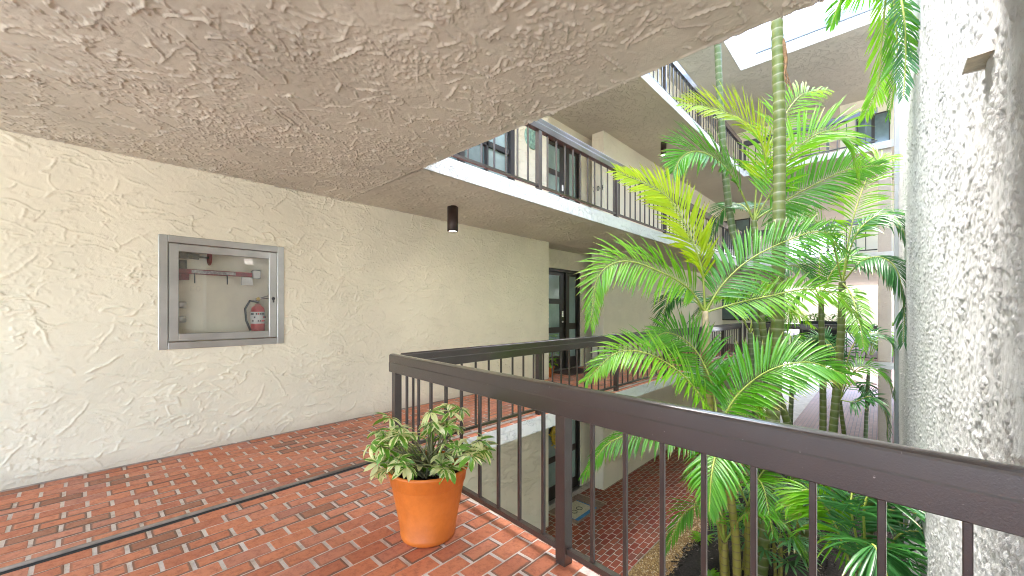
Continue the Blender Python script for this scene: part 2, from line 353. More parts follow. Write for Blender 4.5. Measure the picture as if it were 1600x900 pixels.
M['leaf_lime'] = leaf_mat('palm_leaf_young', (.32, .52, .01), (.50, .64, .012), .5)
M['leaf_mid'] = leaf_mat('palm_leaf_fresh', (.12, .38, .012), (.24, .50, .018), .46)
M['rachis'] = plain('palm_stalk', (.30, .36, .06), .45, nscale=10, namp=.2)
M['fan'] = leaf_mat('lady_palm_leaf', (.05, .20, .06), (.11, .30, .10), .35)
def trunk_mat(name, c1, c2, ring):
    m, t, b, o = nodes(name); g = G(t); sp = g.n('ShaderNodeSeparateXYZ'); g.put(sp.inputs[0], g.n('ShaderNodeUVMap').outputs[0]); pos = g.n('ShaderNodeNewGeometry').outputs['Position']
    n = g.noise(pos, 9, 4, .6); v = g.math('ADD', sp.outputs[1], g.math('MULTIPLY', g.math('SUBTRACT', g.noise(pos, 14, 2), .5), .12)); fr = g.math('FRACT', v)
    d = g.math('MINIMUM', fr, g.math('SUBTRACT', 1., fr))
    c = g.mix(g.sstep(n, .3, .7), c4(c1), c4(c2)); c = g.mix(g.sstep(fr, .55, 1., 0, .35), c, c4(ring))
    c = g.mix(g.sstep(d, .03, .10, 1, 0), c, c4(ring)); c = g.mix(g.sstep(fr, .0, .045, .75, 0), c, c4((.10, .07, .035)))
    c = g.mix(g.sstep(g.noise(pos, 22, 4, .7), .62, .75, 0, .6), c, c4((.20, .15, .07)))
    g.put(b.inputs['Base Color'], c); b.inputs['Roughness'].default_value = .5; return m
M['trunk'] = trunk_mat('green_ringed_trunk', (.11, .15, .028), (.17, .20, .045), (.34, .34, .20))
M['trunk_grey'] = trunk_mat('grey_green_ringed_trunk', (.10, .15, .05), (.16, .20, .075), (.32, .33, .22))
M['trunk_yellow'] = trunk_mat('yellow_ringed_trunk', (.25, .235, .035), (.31, .26, .06), (.22, .16, .07))
M['stub'] = plain('pale_crown_shaft', (.52, .40, .22), .6, nscale=9, namp=.3)
def ground_mat(name, stops, scale, bd):
    m, t, b, o = nodes(name); g = G(t); co = g.coord(); n = g.noise(co, scale, 6, .75)
    g.put(b.inputs['Base Color'], g.ramp(n, stops)); b.inputs['Roughness'].default_value = .95; g.put(b.inputs['Normal'], g.bump(n, bd)); return m
M['mulch'] = ground_mat('dark_mulch', [(.3, (.012, .010, .009)), (.55, (.035, .028, .024)), (.8, (.09, .075, .065))], 30, .03)
def island_mat(name, stops, rough=.8):
    m, t, b, o = nodes(name); g = G(t); geo = g.n('ShaderNodeNewGeometry'); g.put(b.inputs['Base Color'], g.ramp(geo.outputs['Random Per Island'], stops)); b.inputs['Roughness'].default_value = rough; return m
M['chips'] = island_mat('mulch_chips', [(0, (.010, .009, .008)), (.6, (.045, .034, .028)), (.85, (.13, .10, .085)), (1, (.32, .26, .22))])
M['pebble'] = island_mat('golden_pebbles', [(0, (.30, .17, .06)), (.4, (.46, .28, .10)), (.75, (.58, .40, .18)), (1, (.70, .60, .42))], .6)
M['pebble_bed'] = ground_mat('pebble_bed', [(.3, (.12, .07, .03)), (.6, (.34, .21, .08)), (.8, (.5, .36, .17))], 60, .02)

# ------------------------------------------------------------------ the place
XW, XE, XB, CHT, FF, YF, XR = -4.55, -3.03, -5.03, 2.56, 2.74, 13.5, .30
Y1, Y2 = 5.905, 7.91                                   # the recessed entrance between the two wall runs
RX0, RX1 = -3.05, 1.5
def rail_y(x): return 1.84-.092*(x+3.13)
def S(name, mat, *boxes, bev=0.):
    m = MB()
    for b in boxes: m.box(*b, bev=bev)
    return tag(m.build(name, mat), kind='structure')
g_ = MB(); g_.quad((-160, -160, -2.95), (160, -160, -2.95), (160, 160, -2.95), (-160, 160, -2.95)); tag(g_.build('ground', M['ground']), kind='structure')
# slabs: level by level; undersides are taupe stucco, edges white
def slab(name, poly_boxes, z0, z1, top):
    m = MB()
    for (x0, x1, y0, y1) in poly_boxes:
        st = len(m.f); m.box(x0, x1, y0, y1, z0, z1)
        m.m[st] = 0; m.m[st+1] = 2
        for k in range(st+2, st+6): m.m[k] = 1
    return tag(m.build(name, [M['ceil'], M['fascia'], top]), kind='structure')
walkway = slab('walkway', [(XB, XE, -4.5, YF)], -.18, -.0012, M['grout'])
m = MB()                                               # landing: its courtyard edge runs along the railing
y0a, y0b = rail_y(XE)+.055, rail_y(RX1)+.055
for zz, mi, fl in ((-.18, 0, True), (-.0012, 2, False)):
    q = [(XE+.002, -4.5, zz), (RX1, -4.5, zz), (RX1, y0b, zz), (XE+.002, y0a, zz)]
    m.quad(*(reversed(q) if fl else q), mi=mi)
m.quad((RX1, y0b, -.18), (XE+.002, y0a, -.18), (XE+.002, y0a, -.0012), (RX1, y0b, -.0012), mi=1)
landing = tag(m.build('landing', [M['ceil'], M['fascia'], M['grout']]), kind='structure')
near_top = slab('landing_ceiling', [(XW-.2, RX1, -4.5, 2.055)], CHT+.004, FF, M['grout'])
upper = slab('upper_walkway', [(XB, XE, 2.076, YF)], CHT+.004, FF, M['paving_red'])
slab('top_walkway', [(XB, XE, 2.076, YF)], CHT+FF, 2*FF, M['concrete'])
for k, nm in ((0, 'far_walkway'), (1, 'far_upper_walkway'), (2, 'far_top_walkway')):
    slab(nm, [(-6.5, 4., YF+.012, 28)], CHT-FF+k*FF+.002, k*FF, M['paving_grey'])
slab('roof', [(-7, -2.9, -1.5, 30), (-2.898, 4, 12.6, 30)], 8.04, 8.33, M['concrete'])
boxo('roof_flashing', M['blue_metal'], None, -2.55, 3.9, 12.57, 12.75, 8.34, 8.56, bev=.01); tag(bpy.data.objects['roof_flashing'], 'grey blue metal flashing along the edge of the roof opening', 'flashing')
# lower walkway, beds and path
lower = tag(boxo('lower_walkway', M['grout'], None, XB, -2.86, 2, 14, -2.95, -2.7412), kind='structure')
tag(boxo('gravel_bed', M['pebble_bed'], None, -2.858, -2.40, 2, 15.5, -2.95, -2.765), kind='structure')
nx, ny = 60, 280; m = MB()
xs = np.linspace(-2.398, XR-.01, nx); ys = np.linspace(2, 16, ny)
hh = rng.random((ny//4+2, nx//4+2))
for j in range(ny):
    for i in range(nx):
        a, b = i/4, j/4; i0, j0 = int(a), int(b); fa, fb = a-i0, b-j0
        hv = (hh[j0, i0]*(1-fa)+hh[j0, i0+1]*fa)*(1-fb)+(hh[j0+1, i0]*(1-fa)+hh[j0+1, i0+1]*fa)*fb
        e = min(1, (xs[i]+2.398)/.35)
        m.v.append((xs[i], ys[j], -2.76+e*.05+hv*.05*e))
for j in range(ny-1):
    for i in range(nx-1): k = j*nx+i; m.face((k, k+1, k+nx+1, k+nx), 0, None, True)
tag(m.build('mulch_bed', M['mulch']), kind='structure')
tag(boxo('path', M['paving_grey'], None, -2.3, 3.5, 16.3, 48, -2.95, -2.74), kind='structure')
tag(boxo('concrete_path', M['concrete'], None, -5.03, -2.302, 16.6, 30, -2.95, -2.738), kind='structure')
tag(boxo('far_gravel', M['pebble_bed'], None, -2.85, -1.7, 16.01, 16.29, -2.95, -2.75), kind='structure')

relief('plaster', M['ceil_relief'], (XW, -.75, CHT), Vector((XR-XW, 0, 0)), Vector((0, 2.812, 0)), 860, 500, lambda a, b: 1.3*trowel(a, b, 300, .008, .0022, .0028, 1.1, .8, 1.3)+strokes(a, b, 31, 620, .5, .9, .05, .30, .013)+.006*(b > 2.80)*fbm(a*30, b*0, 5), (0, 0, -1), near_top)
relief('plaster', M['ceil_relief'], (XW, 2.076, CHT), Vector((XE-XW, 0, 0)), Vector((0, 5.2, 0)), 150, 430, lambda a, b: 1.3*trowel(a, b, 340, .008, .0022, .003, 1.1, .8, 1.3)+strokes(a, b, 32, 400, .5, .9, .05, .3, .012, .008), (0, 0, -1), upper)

# ---- bricks: each one its own piece where it shows large
BL, BW, PL, PW = .1965, .0985, .2155, .107
def brick_mesh(l, wd, name='brick'):
    m = MB(); m.box(-wd/2, wd/2, -l/2, l/2, -.012, 0, bev=.0015)
    m.uv = [[(m.v[i][0]/wd+.5, m.v[i][1]/l+.5) for i in f] for f in m.f]; return m
def lay(parent, x0, x1, y0f, y1f, z, phase, keep=300, zs=.0015, bm_='brick'):
    full = brick_mesh(BL, BW); fm = full.mesh('brick', M[bm_]); cand = []
    nrow = int((x1-x0)/PW); 
    for r_ in range(nrow+1):
        xa = x0+r_*PW; wd = min(BW, x1-xa-.004)
        if wd < .03: continue
        xc = xa+wd/2; ya = y0f(xc)+.004; yb = y1f(xc)-.004; off = phase+(PL/2 if r_ % 2 else 0)+rng.normal()*.006
        k0 = math.floor((ya-off)/PL)
        y = off+k0*PL
        while y < yb:
            a, b = max(ya, y), min(yb, y+BL)
            if b-a > .03: cand.append((xc, (a+b)/2, wd, b-a))
            y += PL
    sc_ = []
    for cnd in cand:
        px, py, d = project(cnd[0], cnd[1], z)
        vis = d > .3 and -20 < px < 1620 and py < 915
        sc_.append(((1/(d*d)*abs(HC-z)/d) if vis else 0)*(1 if abs(cnd[2]-BW) < 1e-4 and abs(cnd[3]-BL) < 1e-4 else 0))
    order = sorted(range(len(cand)), key=lambda i: -sc_[i]); big = {i for i in order[:keep] if sc_[i] > 0}
    rest = MB()
    for i, (xc, yc, wd, l) in enumerate(cand):
        dz = rng.normal()*zs*.5+zs; tx, ty = rng.normal()*.004, rng.normal()*.004
        if i in big:
            o = link('brick', fm, parent, (xc, yc, z+dz)); o.rotation_euler = (tx, ty, rng.normal()*.004+(math.pi if rng.random() < .5 else 0))
        else:
            if sc_[i] == 0 and (project(xc, yc, z)[2] < 0): pass
            bm = brick_mesh(l, wd); n = len(rest.v)
            rest.v += [(x+xc, y+yc, q+z+dz+tx*y+ty*x) for x, y, q in bm.v]
            for f, u in zip(bm.f, bm.uv): rest.face(tuple(n+k for k in f), 0, u)
    if rest.f: tag(rest.build('brick_field', M[bm_], parent), kind='stuff')
def recess_x(y): return 0
lay(walkway, XW+.004, -3.175, lambda x: -1.48, lambda x: YF, 0, .03, 150)
lay(walkway, -3.115, XE, lambda x: rail_y(XE)+.07, lambda x: YF, 0, .09, 0)
lay(landing, -3.118, RX1, lambda x: -1.48, lambda x: rail_y(x)+.055, 0, .06, 300)
lay(walkway, XB+.004, XW-.004, lambda x: Y1+.0, lambda x: Y2, 0, .0, 0)
lay(lower, XW-.3, -2.86, lambda x: 3.6, lambda x: 13.9, -2.74, .05, 300, bm_='brick_low_shaded')

# floor joint between walkway and landing, ceiling joint
j = thing('floor_joint', 'long grey brown metal joint strip crossing the brick floor', 'joint strip', (-3.145, -.5, 0))
m = MB(); m.tube([(-3.163, -1.48, .004), (-3.163, 0, .006), (-3.163, 1.84, .004)], .0125, 8); m.build('lip', M['lip'], j)
boxo('gap', M['dark'], j, -3.150, -3.122, -1.48, rail_y(-3.12)-.02, -.003, .0022)
boxo('joint_filler', M['dark'], walkway, -3.172, -3.120, -1.48, 1.86, -.006, .0008)
jc = boxo('ceiling_joint', M['dark'], None, XW+.02, XE, 2.0625, 2.0755, CHT+.006, CHT+.1); tag(jc, 'thin dark joint line across the ceiling above the railing corner', 'joint')

# ---- facade
fac = thing('apartment_facade', 'cream stucco apartment facade with dark entrance doors along the walkways', 'building', (XW, 0, -2.74))
def wall_x(name, mat, x, y0, y1, z0, z1, holes=(), depth=.25, parent=fac):
    """wall whose face looks +X, with rectangular openings (y0,y1,z0,z1)"""
    m = MB(); ysv = sorted({y0, y1, *[h[0] for h in holes], *[h[1] for h in holes]}); zsv = sorted({z0, z1, *[h[2] for h in holes], *[h[3] for h in holes]})
    for a, b in zip(ysv, ysv[1:]):
        for c, d in zip(zsv, zsv[1:]):
            if any(h[0] <= a and b <= h[1] and h[2] <= c and d <= h[3] for h in holes): continue
            m.quad((x, a, c), (x, b, c), (x, b, d), (x, a, d))
    for h in holes:
        a, b, c, d = h; X = x-depth
        m.quad((x, a, c), (X, a, c), (X, b, c), (x, b, c)); m.quad((x, a, d), (x, b, d), (X, b, d), (X, a, d))
        m.quad((x, a, c), (x, a, d), (X, a, d), (X, a, c)); m.quad((x, b, c), (X, b, c), (X, b, d), (x, b, d)); m.quad((X, a, c), (X, a, d), (X, b, d), (X, b, c))
    X = x-depth-.05
    m.quad((X, y0, z0), (X, y0, z1), (X, y1, z1), (X, y1, z0)); m.quad((x, y0, z0), (x, y0, z1), (X, y0, z1), (X, y0, z0)); m.quad((x, y1, z0), (X, y1, z0), (X, y1, z1), (x, y1, z1))
    return m.build(name, mat, parent)
CAB = (.439, 1.417, .94, 1.935)
cabh = (CAB[0]+.05, CAB[1]-.05, CAB[2]+.05, CAB[3]-.05)
W3 = (3.30, 4.95, FF+.35, FF+2.12)
for k in (-1, 0, 1, 2):
    z0, z1 = k*FF, k*FF+CHT+(.0 if k < 2 else .02)
    zz = z0-.0045 if k == 0 else z0-.01
    near = {0: [cabh], 1: [W3]}.get(k, [])
    wall_x('wall', M['wall'], XW-(.003 if k == 0 else 0), -4.5, Y1, zz, z1+.008, near, .25 if k == 0 else .12)
    if k == 0: relief('plaster', M['wall_relief'], (XW, -.95, -.002), Vector((0, Y1+.95, 0)), Vector((0, 0, CHT+.004)), 1060, 400, lambda a, b: 1.3*trowel(a, b, 200, .0065, .0018, .0012, .5, 1.25, 1.1)+strokes(a, b, 33, 760, .0, .35, .06, .42, .0115)+strokes(a, b, 34, 260, 1.5, .5, .04, .14, .010), (1, 0, 0), fac, (cabh[0]+.95, cabh[1]+.95, cabh[2], cabh[3]))
    wall_x('wall', M['wall_far'], XW, Y2, 17, zz, z1+.008)
    wall_x('recess_wall', M['wall_far'], XB, Y1-.3, Y2+.3, zz, z1+.008, [(6.42, 7.74, z0+.001, z0+2.17)], .14)
m = MB(); m.box(XW-.9, XW-.32, -3.2, 17, -2.95, 8.3); m.build('core', M['concrete'], fac).location.x = -.0
bpy.data.objects['core'].location = (-.6, 0, 0)
# skirting line where the wall meets the bricks
boxo('skirt', M['lip'], fac, XW, XW+.012, -1.48, Y1, -.002, .012)

def door_unit(k, plant=False):
    z = k*FF; X = XB-.13
    d = thing_part('door', fac, (X, 7, z))
    fr = MB(); fr.box(X, X+.10, 6.42, 6.47, z, z+2.17); fr.box(X, X+.10, 7.69, 7.74, z, z+2.17); fr.box(X, X+.10, 6.47, 7.69, z+2.11, z+2.17); fr.box(X, X+.10, 7.19, 7.30, z, z+2.11)
    fr.build('door_frame', M['door'], d)
    lf = MB(); x0, x1 = X+.02, X+.065
    lf.box(x0, x1, 6.475, 6.58, z+.02, z+2.10); lf.box(x0, x1, 7.02, 7.185, z+.02, z+2.10)
    for a, b in ((.02, .30), (.80, .92), (1.42, 1.53), (2.03, 2.10)): lf.box(x0, x1, 6.58, 7.02, z+a, z+b)
    lf.build('door_leaf', M['door'], d)
    for a, b in ((.30, .80), (.92, 1.42), (1.53, 2.03)): boxo('pane', M['door_glass'], d, X+.03, X+.05, 6.58, 7.02, z+a, z+b)
    sd_ = MB()
    for a, b in ((.02, .25), (.86, 1.0), (2.04, 2.11)): sd_.box(x0, x1, 7.30, 7.69, z+a, z+b)
    sd_.box(x0, x1, 7.30, 7.37, z+.25, z+2.04); sd_.box(x0, x1, 7.63, 7.69, z+.25, z+2.04); sd_.build('sidelight', M['door'], d)
    for a, b in ((.25, .86), (1.0, 2.04)): boxo('pane', M['door_glass'], d, X+.03, X+.05, 7.37, 7.63, z+a, z+b)
    boxo('lock', M['chrome'], d, x1, x1+.02, 7.07, 7.13, z+1.13, z+1.27, bev=.008); h = MB(); h.box(x1, x1+.02, 7.075, 7.125, z+1.0, z+1.06, bev=.01); h.tube([(x1+.02, 7.10, z+1.03), (x1+.05, 7.10, z+1.03), (x1+.055, 6.99, z+1.03)], .009, 8)
    h.build('handle', M['chrome'], d); boxo('threshold', M['steel'], d, X+.02, XB+.04, 6.42, 7.74, z+.001, z+.016)
def thing_part(name, parent, loc):
    o = bpy.data.objects.new(name, None); col.objects.link(o); o['_w'] = tuple(loc); o.location = loc; o.parent = parent; o.matrix_parent_inverse = Matrix.Translation(-world_loc(parent)); return o
for k in (-1, 0, 1): door_unit(k)
def digits(txt, size, M3, mat, parent, name='house_number'):
    cu = bpy.data.curves.new('t', 'FONT'); cu.body = txt; cu.size = size; cu.extrude = .006; cu.align_x = 'CENTER'; cu.space_character = 1.25
    to = bpy.data.objects.new('t', cu); col.objects.link(to); dg = bpy.context.evaluated_depsgraph_get(); me = bpy.data.meshes.new_from_object(to.evaluated_get(dg)); bpy.data.objects.remove(to)
    me.transform(M3); me.materials.clear(); me.materials.append(mat); return link(name, me, parent)
# number on the side of the upper recess (faces the camera side, -Y)
digits('304', .15, Matrix.Translation((-4.68, Y2-.012, FF+1.24)) @ Matrix.Rotation(R(90), 4, 'X'), M['black'], fac)
# upper window
wf = thing_part('window', fac, (XW, 4.1, FF+.35)); m = MB(); X0, X1 = XW-.10, XW+.02
a, b, c, d = W3
m.box(X0, X1, a, a+.07, c, d); m.box(X0, X1, b-.10, b, c, d); m.box(X0, X1, a+.07, b-.10, c, c+.07); m.box(X0, X1, a+.07, b-.10, d-.07, d)
m.box(X0, X1-.01, 3.76, 3.86, c+.07, d-.07); m.box(X0, X1-.02, 3.86, b-.10, FF+1.14, FF+1.22); m.box(X0, X1-.02, 4.32, 4.36, c+.07, d-.07)
m.build('frame', M['door'], wf)
for ya, yb in ((a+.07, 3.76), (3.86, 4.32), (4.36, b-.10)):
    for za, zb in ((c+.07, FF+1.14), (FF+1.22, d-.07)): boxo('pane', M['win_glass'] if ya < 3.9 else M['door_glass'], wf, XW-.07, XW-.055, ya, yb, za, zb)
# round plaque on the upper wall
m = MB(); yc, zc = 5.42, FF+1.60
m.lathe([(0, .03), (.16, .03), (.17, .02), (.19, .035), (.20, .02), (.20, 0)], (XW, yc, zc), 28, 0, 'x')
for q in (-.12, -.06, 0, .06, .12): m.box(XW+.028, XW+.04, yc+q-.012, yc+q+.012, zc-.12, zc+.12)
tag(m.build('wall_plaque', M['plaque']), 'round green metal plaque on the upper wall beside the dark window', 'plaque')
# louvred vent
v = thing('wall_vent', 'small square louvred vent painted cream high on the wall', 'vent', (XW, 3.17, 2.38)); m = MB(); m.box(XW, XW+.012, 3.09, 3.25, 2.38, 2.53, bev=.004); m.build('vent_plate', M['wall_far'], v)
for i in range(4): boxo('slat', M['wall_far'], v, XW+.013, XW+.024, 3.11, 3.23, 2.40+i*.03, 2.418+i*.03, bev=.003)

# ---- right side walls
gw = thing('grey_wall', 'tall rough grey stucco wall on the right side of the courtyard', 'wall', (XR, 1.75, -2.95)); boxo('core', M['grey'], gw, XR+.004, XR+.35, 1.60, 12.6, -2.95, 7.2)
def gw_h(a, b): return 1.0*trowel(a, b, 400, .010, .002, .0045, 1.3, .6, 3.2)+.006*fbm(a*45, b*28, 77, 4, .8)
relief('plaster', M['grey'], (XR, 1.60, -2.9), Vector((0, 11.0, 0)), Vector((0, 0, 7.)), 480, 680, gw_h, (-1, 0, 0), gw, None, lambda t: t**1.7)
tag(boxo('end_pilaster', M['grey'], None, .225, .55, 12.61, 13.3, -2.95, 8.03), 'narrow grey pier just beyond the far end of the grey wall', 'pier')
def col_(name, x0, x1, y0, y1, z0, z1, label): return tag(boxo(name, M['taupe_col'], None, x0, x1, y0, y1, z0, z1, bev=.01), label, 'column')
for k, (z0, z1) in enumerate(((-2.9, -.19), (.0, CHT-.002), (FF, 5.298))): col_('square_column', -.06, .19, 13.55, 13.8, z0, z1, ['square taupe column below the far bridge beside the grey wall', 'square taupe column where the far railing of this floor ends', 'square taupe column at the right end of the far upper railing'][k])
rw = thing('side_wall', 'cream wall with unit number behind the viewpoint, mirrored in cabinet glass', 'wall', (RX1, 0, 0))
boxo('wall', M['wall_far'], rw, RX1, RX1+.2, -1.0, 1.74, -2.95, 8.3)
digits('203', .17, Matrix.Translation((RX1-.012, 1.66, 1.68)) @ Matrix.Rotation(R(-90), 4, 'Z') @ Matrix.Rotation(R(90), 4, 'X'), M['black'], rw)
# far buildings
fb = thing('far_building', 'pale stucco building with openings closing the far end of the courtyard', 'building', (-3, 17.2, -2.74))
for (x0, x1, z0, z1) in ((-6.5, -3.2, -2.74, -.19), (-6.5, -2.6, 0, CHT), (-6.5, -2.4, FF, CHT+FF), (-6.5, -2.2, 2*FF, 8.03), (-1.0, 1.5, 2*FF, 8.03), (-.9, 1.5, FF, CHT+FF)): boxo('wall', M['wall_far'], fb, x0, x1, 17.0, 17.2, z0, z1)
for x0, x1, z0, z1 in ((-.6, .2, 2*FF+.9, 2*FF+2.0), (-4.6, -3.6, .9, 2.0), (-4.6, -3.6, FF+.9, FF+2.0)):
    wf = boxo('window', M['door'], fb, x0, x1, 16.96, 16.998, z0, z1)
    for i in (0, 1): boxo('pane', M['win_glass'], wf, x0+.05+i*(x1-x0)/2, x0+(i+1)*(x1-x0)/2-.03, 16.95, 16.958, z0+.05, z1-.05)
boxo('pillar', M['taupe_col'], fb, -2.9, -2.6, 15.6, 15.9, .0, CHT-.0)

tag(boxo('passage_shade_wall', M['wall_far'], None, 1.2, 1.4, 13.4, 27.9, -2.95, -.19), 'added unseen cream wall shading the passage below the far bridge', 'wall')  # out of view; added to shade the path under the far bridge
# ---- sconce on the grey wall
s_ = thing('wall_sconce', 'white wedge shaped wall light high on the grey stucco wall', 'wall light', (XR, 2.27, 2.2)); m = MB()
ya, yb, zt, zb, dp = 2.20, 2.36, 2.325, 2.205, .068
P = [(XR-.004, ya, zt), (XR-.004, yb, zt), (XR-.004, yb, zb), (XR-.004, ya, zb), (XR-dp, ya+.01, zb), (XR-dp, yb-.01, zb)]
m.v = P; m.face((0, 1, 5, 4)); m.face((0, 4, 3)); m.face((1, 2, 5)); m.build('shade', M['white'], s_)
m = MB(); m.v = [(x, y, z+.004) for x, y, z in (P[2], P[3], P[4], P[5])]; m.face((0, 3, 2, 1)); m.build('lens', plain('stained_lens', (.42, .36, .26), .5, nscale=14, namp=.5), s_)

# ---- ceiling lamps
def can_lamp(x, y, z, label):
    t = thing('ceiling_lamp', label, 'lamp', (x, y, z), 'cylinder lamps under the walkways')
    m = MB(); m.lathe([(.0, -.002), (.066, -.002), (.066, -.31), (.060, -.315), (.056, -.31), (.056, -.27), (0, -.27)], (x, y, z), 28); m.build('housing', M['bronze'], t)
    m = MB(); m.lathe([(.0, -.302), (.055, -.302)], (x, y, z), 24); m.build('lens', M['lamp'], t)
can_lamp(-3.86, 3.09, CHT, 'brown cylinder lamp glowing below, hanging under the ceiling near the small vent')
can_lamp(-3.82, 9.45, CHT+FF, 'dark cylinder lamp under the upper ceiling behind the palm fronds')

# ---- railings
def prism(prof, p0, p1):
    """profile (offset sideways, z) swept from p0 to p1"""
    m = MB(); p0, p1 = Vector(p0), Vector(p1); t = (p1-p0).normalized(); sd_ = Vector((t.y, -t.x, 0)); n = len(prof)
    for p in (p0, p1): m.v += [tuple(p+sd_*a+Vector((0, 0, z))) for a, z in prof]
    for i in range(n): k = (i+1) % n; m.face((i, k, n+k, n+i), 0, None, n > 12 and i >= 11)
    m.face(tuple(range(n-1, -1, -1))); m.face(tuple(range(n, 2*n))); return m
def rail_prof(wd, ht): 
    h = wd/2; return [(-h*.62, 0), (-h*.50, -.004), (-h-.0, -ht*.46), (-h, -ht+.004), (-h+.004, -ht), (h-.004, -ht), (h, -ht+.004), (h, -ht*.46), (h*.62, -.004), (h*.55, 0)][::-1]
RP = [(-.031, -.0085), (-.034, -.016), (-.034, -.070), (-.037, -.077), (-.037, -.152), (-.033, -.156), (.033, -.156), (.037, -.152), (.037, -.077), (.034, -.070), (.034, -.016), (.031, -.0085), (.023, -.0042), (.015, -.0018), (.007, -.0004), (-.007, -.0004), (-.015, -.0018), (-.023, -.0042)]
def boxmesh(name, sx, sy, h):
    m = MB(); m.box(-sx/2, sx/2, -sy/2, sy/2, 0, h, bev=.0025); return m.mesh(name, M['rail'])
BALM = boxmesh('baluster', .019, .019, .765-.085); POSTM = boxmesh('post', .062, .062, .768)
def railing(label, p0, p1, posts, bals, z, group=None, name='railing', top=.905, caps=(0, 0)):
    p0, p1 = Vector((*p0, z)), Vector((*p1, z)); t = (p1-p0).normalized(); ang = math.atan2(t.y, t.x)
    r = thing(name, label, 'railing', p0, group)
    e0, e1 = p0-t*caps[0], p1+t*caps[1]
    prism(RP, e0+Vector((0, 0, top)), e1+Vector((0, 0, top))).build('top_rail', M['rail'], r)
    prism([(-.016, .06), (-.016, .088), (.016, .088), (.016, .06)], p0, p1).build('bottom_rail', M['rail'], r)
    for s in posts: o = link('post', POSTM, r, p0+t*s); o.rotation_euler.z = ang
    for s in bals: o = link('baluster', BALM, r, p0+t*s+Vector((0, 0, .088))); o.rotation_euler.z = ang
    return r
ln = math.hypot(1, .092)
xs_b = [-2.865, -2.67, -2.48, -2.28, -2.085, -1.88, -1.695, -1.51, -1.324, -1.004, -.828, -.656, -.491, -.324, -.158, .001, .162, .34, .52, .70, 1.04, 1.22]
railing('nearest brown metal railing crossing the brick landing behind the orange pot', (-3.05, rail_y(-3.05)), (1.47, rail_y(1.47)), [0, (3.05-1.182)*ln, (3.05+.87)*ln], [(x+3.05)*ln for x in xs_b], 0, caps=(.075, 0))
def even(p, n): return [p+i*.1885 for i in range(n)]
yr0 = rail_y(-3.09)+.02
def side_rail(label, z, ys_):
    L = YF-.05-ys_; posts = [y-ys_ for y in (3.82, 5.77, 7.72, 9.67, 11.62, 13.4) if y > ys_]; b = [s for s in even(.11, int(L/.1885)) if all(abs(s-q) > .06 for q in posts)]
    railing(label, (-3.095, ys_), (-3.095, YF-.05), posts, b, z)
side_rail('brown metal railing along this floor\'s walkway, running from the corner post', 0, yr0+.06)
side_rail('dark railing of the upper walkway above the glowing lamp', FF, 2.0)
side_rail('dark railing of the topmost walkway partly hidden by fronds', 2*FF, 2.0)
for k, lb in enumerate(('dark railing across the far end on this floor, below the planters', 'far end railing one floor up, behind the palm crowns', 'far end railing on the top floor below the roof')):
    L = 3.05-.07; posts = [.03, 1.0, 2.0]; b = [s for s in even(.12, 15) if all(abs(s-q) > .06 for q in posts)]
    railing(lb, (-3.05, YF+.09), (-.07, YF+.09), posts, b, k*FF)

# ---- fire cabinet
fc = thing('fire_cabinet', 'square stainless steel fire hose cabinet with glass door on the stucco wall', 'cabinet', (XW, .93, .94))
a, b, c, d = CAB; X = XW
def ringbox(m, y0, y1, z0, z1, wd, x0, x1, bev=.004):
    m.box(x0, x1, y0, y0+wd, z0, z1, bev=bev); m.box(x0, x1, y1-wd, y1, z0, z1, bev=bev); m.box(x0, x1, y0+wd, y1-wd, z0, z0+wd, bev=bev); m.box(x0, x1, y0+wd, y1-wd, z1-wd, z1, bev=bev)
m = MB(); ringbox(m, a, b, c, d, .062, X-.02, X+.022); m.build('frame', M['steel'], fc)
dr = MB(); ringbox(dr, a+.067, b-.067, c+.067, d-.067, .068, X-.012, X+.018, .003); dr = dr.build('door', M['steel'], fc)
boxo('pane', M['glass'], fc, X-.006, X-.002, a+.13, b-.13, c+.13, d-.13)
m = MB(); m.lathe([(.0, .010), (.013, .010), (.016, .004), (.016, 0)], (X+.018, b-.10, 1.40), 16, 0, 'x'); m.box(X+.02, X+.03, b-.106, b-.094, 1.36, 1.40, bev=.003); m.build('lock', M['black'], dr)
m = MB(); y0, y1, z0, z1 = a+.055, b-.055, c+.055, d-.055; Xb = X-.235
m.quad((Xb, y0, z0), (Xb, y1, z0), (Xb, y1, z1), (Xb, y0, z1)); m.quad((X-.02, y0, z0), (X-.02, y1, z0), (Xb, y1, z0), (Xb, y0, z0)); m.quad((X-.02, y0, z1), (Xb, y0, z1), (Xb, y1, z1), (X-.02, y1, z1)); m.quad((X-.02, y0, z0), (Xb, y0, z0), (Xb, y0, z1), (X-.02, y0, z1)); m.quad((X-.02, y1, z0), (X-.02, y1, z1), (Xb, y1, z1), (Xb, y1, z0))
m.build('lining', plain('cream_enamel', (.88, .83, .66), .5, nscale=3, namp=.08), fc)
# hose valve and rack (fixed inside the cabinet)
vv = thing('hose_valve', 'dark angle valve with red handwheel inside the cabinet', 'valve', (X-.15, .60, 1.70)); m = MB()
m.tube([(X-.14, .62, 1.865), (X-.14, .62, 1.76)], .045, 14); m.tube([(X-.14, .62, 1.79), (X-.14, .74, 1.78)], .028, 12); m.tube([(X-.14, .62, 1.74), (X-.14, .62, 1.62)], .032, 12); m.tube([(X-.14, .74, 1.78), (X-.14, .815, 1.78)], .009, 8); m.build('body', M['brass'], vv)
m = MB(); m.lathe([(.0, 0), (.012, .0)], (0, 0, 0), 6)
m = MB()
pts = [(X-.14+.062*math.cos(t), .82, 1.78+.062*math.sin(t)) for t in [2*math.pi*i/20 for i in range(21)]]; m.tube(pts, .011, 8)
for i in range(3): t = 2*math.pi*i/3+.4; m.tube([(X-.14, .82, 1.78), (X-.14+.06*math.cos(t), .82, 1.78+.06*math.sin(t))], .007, 6)
